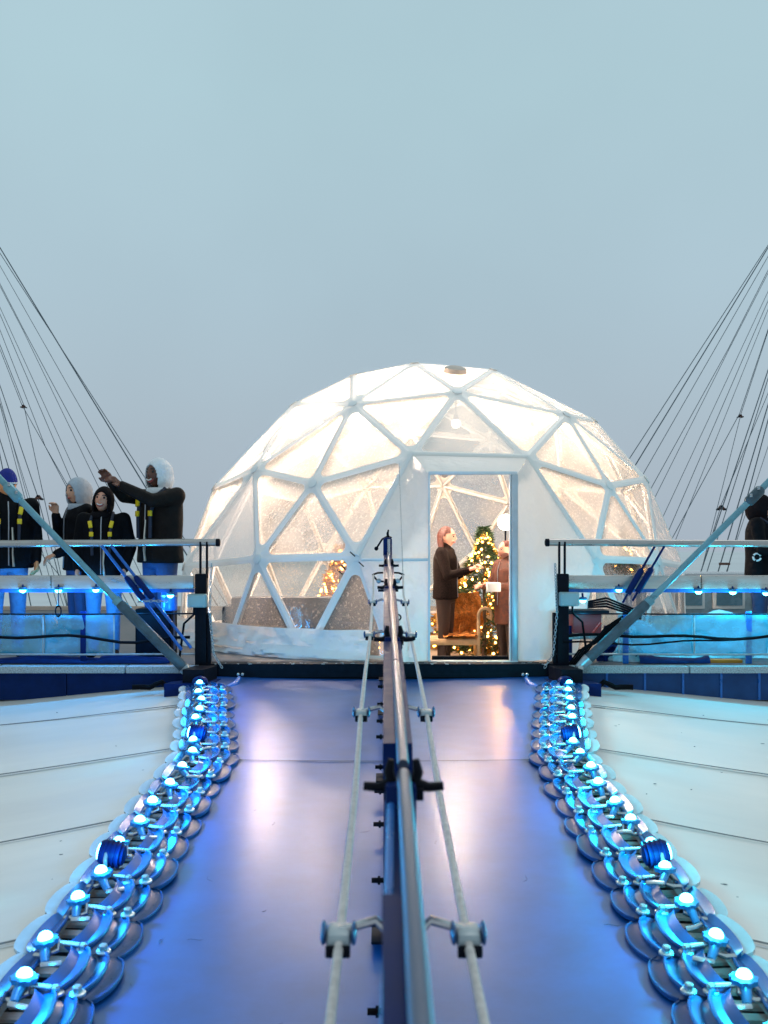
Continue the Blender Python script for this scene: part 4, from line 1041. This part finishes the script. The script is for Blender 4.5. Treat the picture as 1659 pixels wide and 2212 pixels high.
def head_mesh(mb, c, mt, k=1.):
    vs = []; fs = []; n, m = 28, 22
    for i in range(m + 1):
        a = math.pi * i / m
        for j in range(n):
            t = 2 * math.pi * j / n; d = Vector((math.sin(a) * math.cos(t), math.sin(a) * math.sin(t), math.cos(a)))
            x, y, z = d.x * .076, d.y * .098, d.z * .118
            if d.z < 0: x *= 1 - .34 * d.z * d.z; y *= 1 - .16 * d.z * d.z if d.y < 0 else 1 - .45 * d.z * d.z
            f = max(0, -d.y)
            nose = f ** 3 * .026 * math.exp(-(x / .011) ** 2) * math.exp(-((z + .018) / .022) ** 2)
            brow = f ** 2 * .006 * math.exp(-((z - .026) / .012) ** 2); eyeh = -f ** 2 * .007 * math.exp(-((z - .008) / .011) ** 2) * math.exp(-((abs(x) - .031) / .016) ** 2)
            chin = f ** 2 * .010 * math.exp(-((z + .098) / .018) ** 2) * math.exp(-(x / .03) ** 2); lips = f ** 2 * .006 * math.exp(-((z + .062) / .012) ** 2) * math.exp(-(x / .024) ** 2)
            y -= nose + brow + eyeh + chin + lips
            vs.append(c + mt @ (Vector((x, y, z)) * k))
    for i in range(m):
        for j in range(n): fs.append((i * n + j, (i + 1) * n + j, (i + 1) * n + (j + 1) % n, i * n + (j + 1) % n))
    mb.add(vs, fs)
    for s in (-1, 1): mb.ball(c + mt @ Vector((s * .074 * k, .01 * k, -.005 * k)), (.010 * k, .022 * k, .032 * k), 8, 6)
def shell(rad, c, mt, keep, thick=.012, n=72, m=52, pos=None):
    """open shell (hood or cap): the part of an ellipsoid where keep(direction) holds, with thickness"""
    bm = bmesh.new(); g = []
    for i in range(m + 1):
        a = math.pi * i / m; row = []
        for j in range(n):
            t = 2 * math.pi * j / n; d = Vector((math.sin(a) * math.cos(t), math.sin(a) * math.sin(t), math.cos(a)))
            p = Vector((d.x * rad[0], d.y * rad[1], d.z * rad[2]))
            if pos: p = pos(p, d)
            row.append((bm.verts.new(c + mt @ p), d))
        g.append(row)
    for i in range(m):
        for j in range(n):
            q = [g[i][j], g[i + 1][j], g[i + 1][(j + 1) % n], g[i][(j + 1) % n]]
            if all(keep(x[1]) for x in q):
                try: bm.faces.new([x[0] for x in q])
                except ValueError: pass
    bmesh.ops.delete(bm, geom=[v for v in bm.verts if not v.link_faces], context='VERTS')
    bmesh.ops.remove_doubles(bm, verts=bm.verts[:], dist=.0008)
    bmesh.ops.recalc_face_normals(bm, faces=bm.faces[:])
    bmesh.ops.solidify(bm, geom=bm.faces[:], thickness=thick)
    me = bpy.data.meshes.new('shell'); bm.to_mesh(me); bm.free()
    for p in me.polygons: p.use_smooth = True
    return me
def person(label, loc, yaw, H, arms, skin, jacket, trousers, hyaw=0, htilt=0, hroll=0, head='hood', hmat='black_hood', smile=False, harness=True, lean=0., width=1., group='people on the platform', legs=None, hair=None, coat_len=.84, hands=None, mouth=True, emblem=False, build_face=True):
    k = H / 1.75
    t = thing('person', label, 'person', loc, group, world=False, rotz=yaw)
    V = lambda x, y, z: Vector((x * k, y * k, z * k))
    ln = lambda z: -lean * max(0, z - .9)                      # forward lean
    hips = [V(s * .095, 0, .92) for s in (-1, 1)]
    legs = legs or [[V(s * .10, -.01, .50), V(s * .105, .02, .09), V(s * .115, -.13, .045)] for s in (-1, 1)]
    sh = [V(s * .185 * width, ln(1.43), 1.43) for s in (-1, 1)]
    neck = V(0, ln(1.5), 1.50); hc = V(0, ln(1.62) - .025, 1.63)
    hm = Matrix.Rotation(R(hyaw), 3, 'Z') @ Matrix.Rotation(R(htilt), 3, 'X') @ Matrix.Rotation(R(hroll), 3, 'Y')
    arms = [[V(*p) for p in a] for a in arms]
    # body: head, neck, core, hands, legs as one surface
    b = MB(); head_mesh(b, hc, hm, k * 1.10)
    limb(b, [neck + V(0, .01, -.10), neck + V(0, .0, .06)], [.062 * k, .056 * k])
    limb(b, [V(0, 0, .95), V(0, ln(1.2), 1.2), V(0, ln(1.4), 1.40)], [.11 * k, .11 * k, .09 * k])
    for i, s in enumerate((-1, 1)):
        limb(b, [V(0, ln(1.4), 1.40), sh[i], arms[i][0], arms[i][1]], [.07 * k, .05 * k, .038 * k, .028 * k])
        hd = hands[i] if hands else None
        d = (arms[i][1] - arms[i][0]).normalized()
        if hd: hand(b, arms[i][1], hd[0], hd[1], s, hd[2], k)
        else: hand(b, arms[i][1], d, Vector((-s, 0, 0)) if abs(d.z) > .6 else Vector((0, 0, -1)), s, .7, k)
        limb(b, [V(0, 0, .95), hips[i], legs[i][0], legs[i][1]], [.10 * k, .075 * k, .05 * k, .036 * k])
    place(fuse(b, 'body', .0075 * k if k > .7 else .006, 3), 'body', skin, t, loc=(0, 0, 0))
    # jacket
    b = MB(); cz_ = coat_len
    b.loft([(V(0, ln(z) + yy, z), rx * k * width, ry * k) for z, rx, ry, yy in ((cz_, .205, .155, 0), (cz_ + .02, .212, .16, 0), (1.05, .195, .150, 0), (1.22, .205, .155, 0), (1.36, .205, .150, .0), (1.44, .165, .12, .005), (1.50, .09, .085, .01))], 20)
    for i, s in enumerate((-1, 1)):
        el, wr = arms[i]; fd = (wr - el).normalized()
        limb(b, [sh[i] + V(-s * .03, 0, -.02), sh[i], sh[i].lerp(el, .5), el, el.lerp(wr, .5), wr - fd * .015], [.088 * k, .078 * k, .068 * k, .060 * k, .053 * k, .046 * k])
    limb(b, [neck + V(0, .01, -.05), neck + V(0, .005, .025)], [.09 * k, .078 * k])
    jk = place(fuse(b, 'jacket', .012, 5), 'jacket', jacket, t, loc=(0, 0, 0))
    MB().path([V(0, ln(z) - yy, z) for z, yy in ((.87, .166), (1.05, .158), (1.22, .162), (1.36, .158), (1.46, .125))], .006 * k, 6).build('zip', 'zip', jk).location = (0, 0, 0)
    # trousers and shoes
    b = MB(); b.loft([(V(0, 0, z), rx * k, ry * k) for z, rx, ry in ((.80, .16, .12), (.90, .185, .14), (1.0, .18, .135))], 18)
    for i, s in enumerate((-1, 1)): limb(b, [hips[i] + V(0, 0, -.02), hips[i].lerp(legs[i][0], .5), legs[i][0], legs[i][0].lerp(legs[i][1], .5), legs[i][1]], [.105 * k, .092 * k, .074 * k, .066 * k, .056 * k])
    place(fuse(b, 'trousers', .013, 4), 'trousers', trousers, t, loc=(0, 0, 0))
    for i in range(2):
        a_ = legs[i][1]; q = legs[i][2]
        b = MB(); limb(b, [a_ + V(0, .02, -.03), a_.lerp(q, .5) + V(0, 0, -.02), q], [.046 * k, .044 * k, .036 * k]); place(fuse(b, 'shoe', .012, 3), 'shoe', 'black_rubber', t, loc=(0, 0, 0))
    # face
    def on_face(x, z, dz=0): 
        y = -.098 * math.sqrt(max(.02, 1 - (x / .078) ** 2 - (z / .120) ** 2)); return hc + hm @ (Vector((x, y + dz, z)) * k * 1.10)
    if build_face:
        for s in (-1, 1):
            MB().ball(on_face(s * .031, .008, .004), .0115 * k, 10, 8, None).build('eye', 'eye', t).location = (0, 0, 0)
            MB().path([on_face(s * .048, .026, -.002), on_face(s * .032, .032, -.006), on_face(s * .015, .028, -.004)], .0045 * k, 6).build('eyebrow', 'hair_black', t).location = (0, 0, 0)
        if smile:
            o = MB().path([on_face(x, -.052 - .018 * (1 - (x / .034) ** 2), -.002) for x in (-.034, -.02, 0, .02, .034)], [.004 * k, .012 * k, .014 * k, .012 * k, .004 * k], 8).build('lips', 'lip', t)
            MB().path([on_face(x, -.049 - .014 * (1 - (x / .03) ** 2), -.013) for x in (-.026, -.013, 0, .013, .026)], .0062 * k, 6).build('teeth', 'tooth', o)
        elif mouth:
            MB().path([on_face(x, -.062, -.006) for x in (-.024, -.01, .01, .024)], [.004 * k, .008 * k, .008 * k, .004 * k], 6).build('lips', 'lip', t)
    # head covering
    if head == 'hood':
        def pos(p, d): return p + Vector((0, .010 + .03 * max(0, d.y), -.006 - .05 * max(0, -d.z) ** 2)) + Vector((d.x * .02 * max(0, -d.z), d.y * .03 * max(0, -d.z), 0))
        keep = lambda d: d.z > -.86 and not (d.y < -.30 and (d.x / .68) ** 2 + ((d.z + .28) / .76) ** 2 < 1.0)
        place(shell((.105 * k, .130 * k, .152 * k), hc, hm, keep, .014 * k, pos=lambda p, d: pos(p, d)), 'hood', hmat, t, loc=(0, 0, 0))
        b = MB()
        for z in (-.145, -.17): b.torus(hc + hm @ Vector((0, .02 * k, z * k)), .085 * k, .028 * k, 20, 8)
        place(fuse(b, 'collar', .012, 4), 'collar', hmat, t, loc=(0, 0, 0))
    if head == 'beanie':
        keep = lambda d: d.z > (.10 if d.y < 0 else -.10)
        place(shell((.094 * k, .118 * k, .146 * k), hc, hm, keep, .012 * k), 'beanie', hmat, t, loc=(0, 0, 0))
        MB().torus(hc + hm @ Vector((0, .0, .018 * k)), .106 * k, .013 * k, 28, 8, hm, .80).build('beanie_band', 'beanie_white', t).location = (0, 0, 0)
    if hair:
        keep = lambda d: (d.z > .30 or d.y > .05 - .25 * (d.z > 0)) and d.z > -.93
        place(shell((.094 * k, .116 * k, .140 * k), hc, hm, keep, .012 * k, pos=lambda p, d: p + Vector((d.x * .02 * max(0, -d.z), .015, -.10 * max(0, -d.z) if head is None else 0))), 'hair', hair, t, loc=(0, 0, 0))
    # harness: shoulder straps, chest buckles, waist belt
    if harness:
        for s in (-1, 1):
            st = MB().path([V(s * .10, ln(1.46) - .02, 1.50), V(s * .105, ln(1.40) - .140, 1.42), V(s * .09, ln(1.25) - .172, 1.26), V(s * .085, ln(1.1) - .172, 1.06)], .016 * k, 6).build('harness_strap', 'webbing', t); st.location = (0, 0, 0)
            MB().bbox(V(s * .105, ln(1.36) - .165, 1.375), (.040 * k, .022 * k, .075 * k), .006, Matrix.Rotation(R(-14), 3, 'X') @ Matrix.Rotation(R(s * 12), 3, 'Y')).build('buckle', 'yellow', st)
            MB().bbox(V(s * .092, ln(1.27) - .178, 1.275), (.042 * k, .022 * k, .05 * k), .006).build('buckle', 'yellow', st)
        MB().path([V(.03, -.176 + ln(1.2), 1.22), V(.035, -.19, 1.10), V(.03, -.20, .98), V(.04, -.19, .86)], [.008 * k, .012 * k, .008 * k, .012 * k], 6).build('lanyard', 'metal_clip', t).location = (0, 0, 0)
    if emblem:
        dl_ = Matrix.Rotation(-yaw, 3, 'Z') @ Vector((-.42, -.9, 0)).normalized(); tn = Vector((0, 0, 1)).cross(dl_)
        ce = Vector((dl_.x * .225 * width, dl_.y * .172, 1.06)); ce = Vector((ce.x * k, ce.y * k, ce.z * k))
        for a0, a1 in ((20, 150), (170, 240), (260, 345)):
            MB().path([ce + tn * .035 * math.cos(R(a0 + (a1 - a0) * q / 6)) + Vector((0, 0, .035 * math.sin(R(a0 + (a1 - a0) * q / 6)))) for q in range(7)], .010, 6).build('emblem', 'white_print', jk).location = (0, 0, 0)
    return t
def at(x, Y, z=.1): return ((x - 829.5) / F * Y, Y, z)
# left group; local forward is -y (towards the viewer), yaw turns it
person('person in navy and white beanie and black jacket behind the thick rod', at(14, 8.95), R(28), 1.72, [[(-.27, .03, 1.14), (-.25, -.10, .90)], [(.27, .03, 1.14), (.25, -.12, .90)]], 'skin_warm', 'jacket_black', 'jeans', hyaw=10, htilt=8, head='beanie', hmat='beanie', width=1.18)
person('person with grey hood holding a hand to the mouth', at(172, 9.25), R(-52), 1.66, [[(-.22, -.12, 1.14), (-.06, -.22, 1.40)], [(.22, -.06, 1.12), (.16, -.30, 1.0)]], 'skin_mid', 'jacket_black', 'jeans_dark', hyaw=14, head='hood', hmat='grey_hood', hair='hair_black', hands=[((.1, -.1, 1), (.6, -.8, 0), .9), ((0, -.9, -.4), (0, -.2, -1), .6)], harness=False)
person('smiling person in black hood with yellow harness buckles', at(224, 8.95), R(6), 1.56, [[(-.27, .04, 1.14), (-.24, -.12, .91)], [(.27, .04, 1.14), (.23, -.14, .91)]], 'skin_light', 'jacket_black', 'jeans', hyaw=-6, htilt=-8, hroll=6, head='hood', hmat='black_hood', smile=True, width=1.08)
person('person with white hood pointing both arms out beside the dome', at(346, 9.0), R(-40), 1.82, [[(-.20, -.24, 1.43), (-.08, -.45, 1.54)], [(.20, -.23, 1.38), (.02, -.43, 1.51)]], 'skin_dark', 'jacket_brown', 'jeans_dark', hyaw=8, htilt=-4, head='hood', hmat='white_hood', smile=True, hands=[((0, -.7, .75), (.6, -.6, -.3), .35), ((0, -.8, .6), (-.6, -.6, -.2), .8)], width=1.28)
person('person in black hooded jacket with a white emblem turned to face away', at(1640, 9.6), R(62), 1.52, [[(-.28, -.06, 1.14), (-.2, -.3, 1.05)], [(.28, -.06, 1.14), (.2, -.3, 1.05)]], 'skin_light', 'jacket_black', 'jeans_dark', head='hood', hmat='black_hood', width=1.15, emblem=True)
# inside the dome
person('person with red hair in dark speckled coat standing in the doorway', at(962, 11.2, -.25), R(70), 1.58, [[(-.24, -.10, 1.14), (-.14, -.34, 1.22)], [(.24, -.10, 1.14), (.12, -.34, 1.24)]], 'skin_light', 'coat_lace', 'trouser_brown', head=None, hair='hair_red', harness=False, group='people inside the dome')
person('person in brown coat at the edge of the doorway beside the tree', at(1095, 11.0, -.25), R(-60), 1.42, [[(-.25, -.10, 1.12), (-.14, -.34, 1.14)], [(.25, -.10, 1.12), (.10, -.34, 1.16)]], 'skin_light', 'coat_brown', 'trouser_brown', head=None, hair='hair_red', harness=False, coat_len=.6, group='people inside the dome')
tag(MB().bbox(P(1066, 1268, 10.68), (.15, .12, .10), .008).build('gift_box', 'white_box'), 'small white box held by the person in brown coat', 'box')
sl_ = [[Vector((s * .10, -.40, .50)), Vector((s * .11, -.44, .09)), Vector((s * .12, -.58, .045))] for s in (-1, 1)]
person('person in dark coat sitting with back turned behind the handrail end', at(774, 9.45, -.28), R(165), 1.34, [[(-.24, -.10, 1.14), (-.14, -.30, 1.0)], [(.24, -.10, 1.14), (.12, -.30, 1.0)]], 'skin_light', 'coat_lace', 'trouser_brown', head=None, hair='hair_red', harness=False, group='people inside the dome', legs=[[p * (1.30 / 1.75) for p in l] for l in sl_], build_face=False)
st = thing('stool', 'dark stool under the sitting person behind the handrail end', 'stool', at(774, 9.45, -.25), world=False)
MB().lathe([(.15, .58), (.17, .60), (.17, .635), (.15, .645)], 18).build('seat', 'dark', st)
for q in range(4): MB().path([(.10 * math.cos(q * 1.571 + .7), .10 * math.sin(q * 1.571 + .7), .59), (.15 * math.cos(q * 1.571 + .7), .15 * math.sin(q * 1.571 + .7), 0)], .014, 8).build('leg', 'dark', st)
for o in bpy.data.objects:
    if '_w' in o: del o['_w']
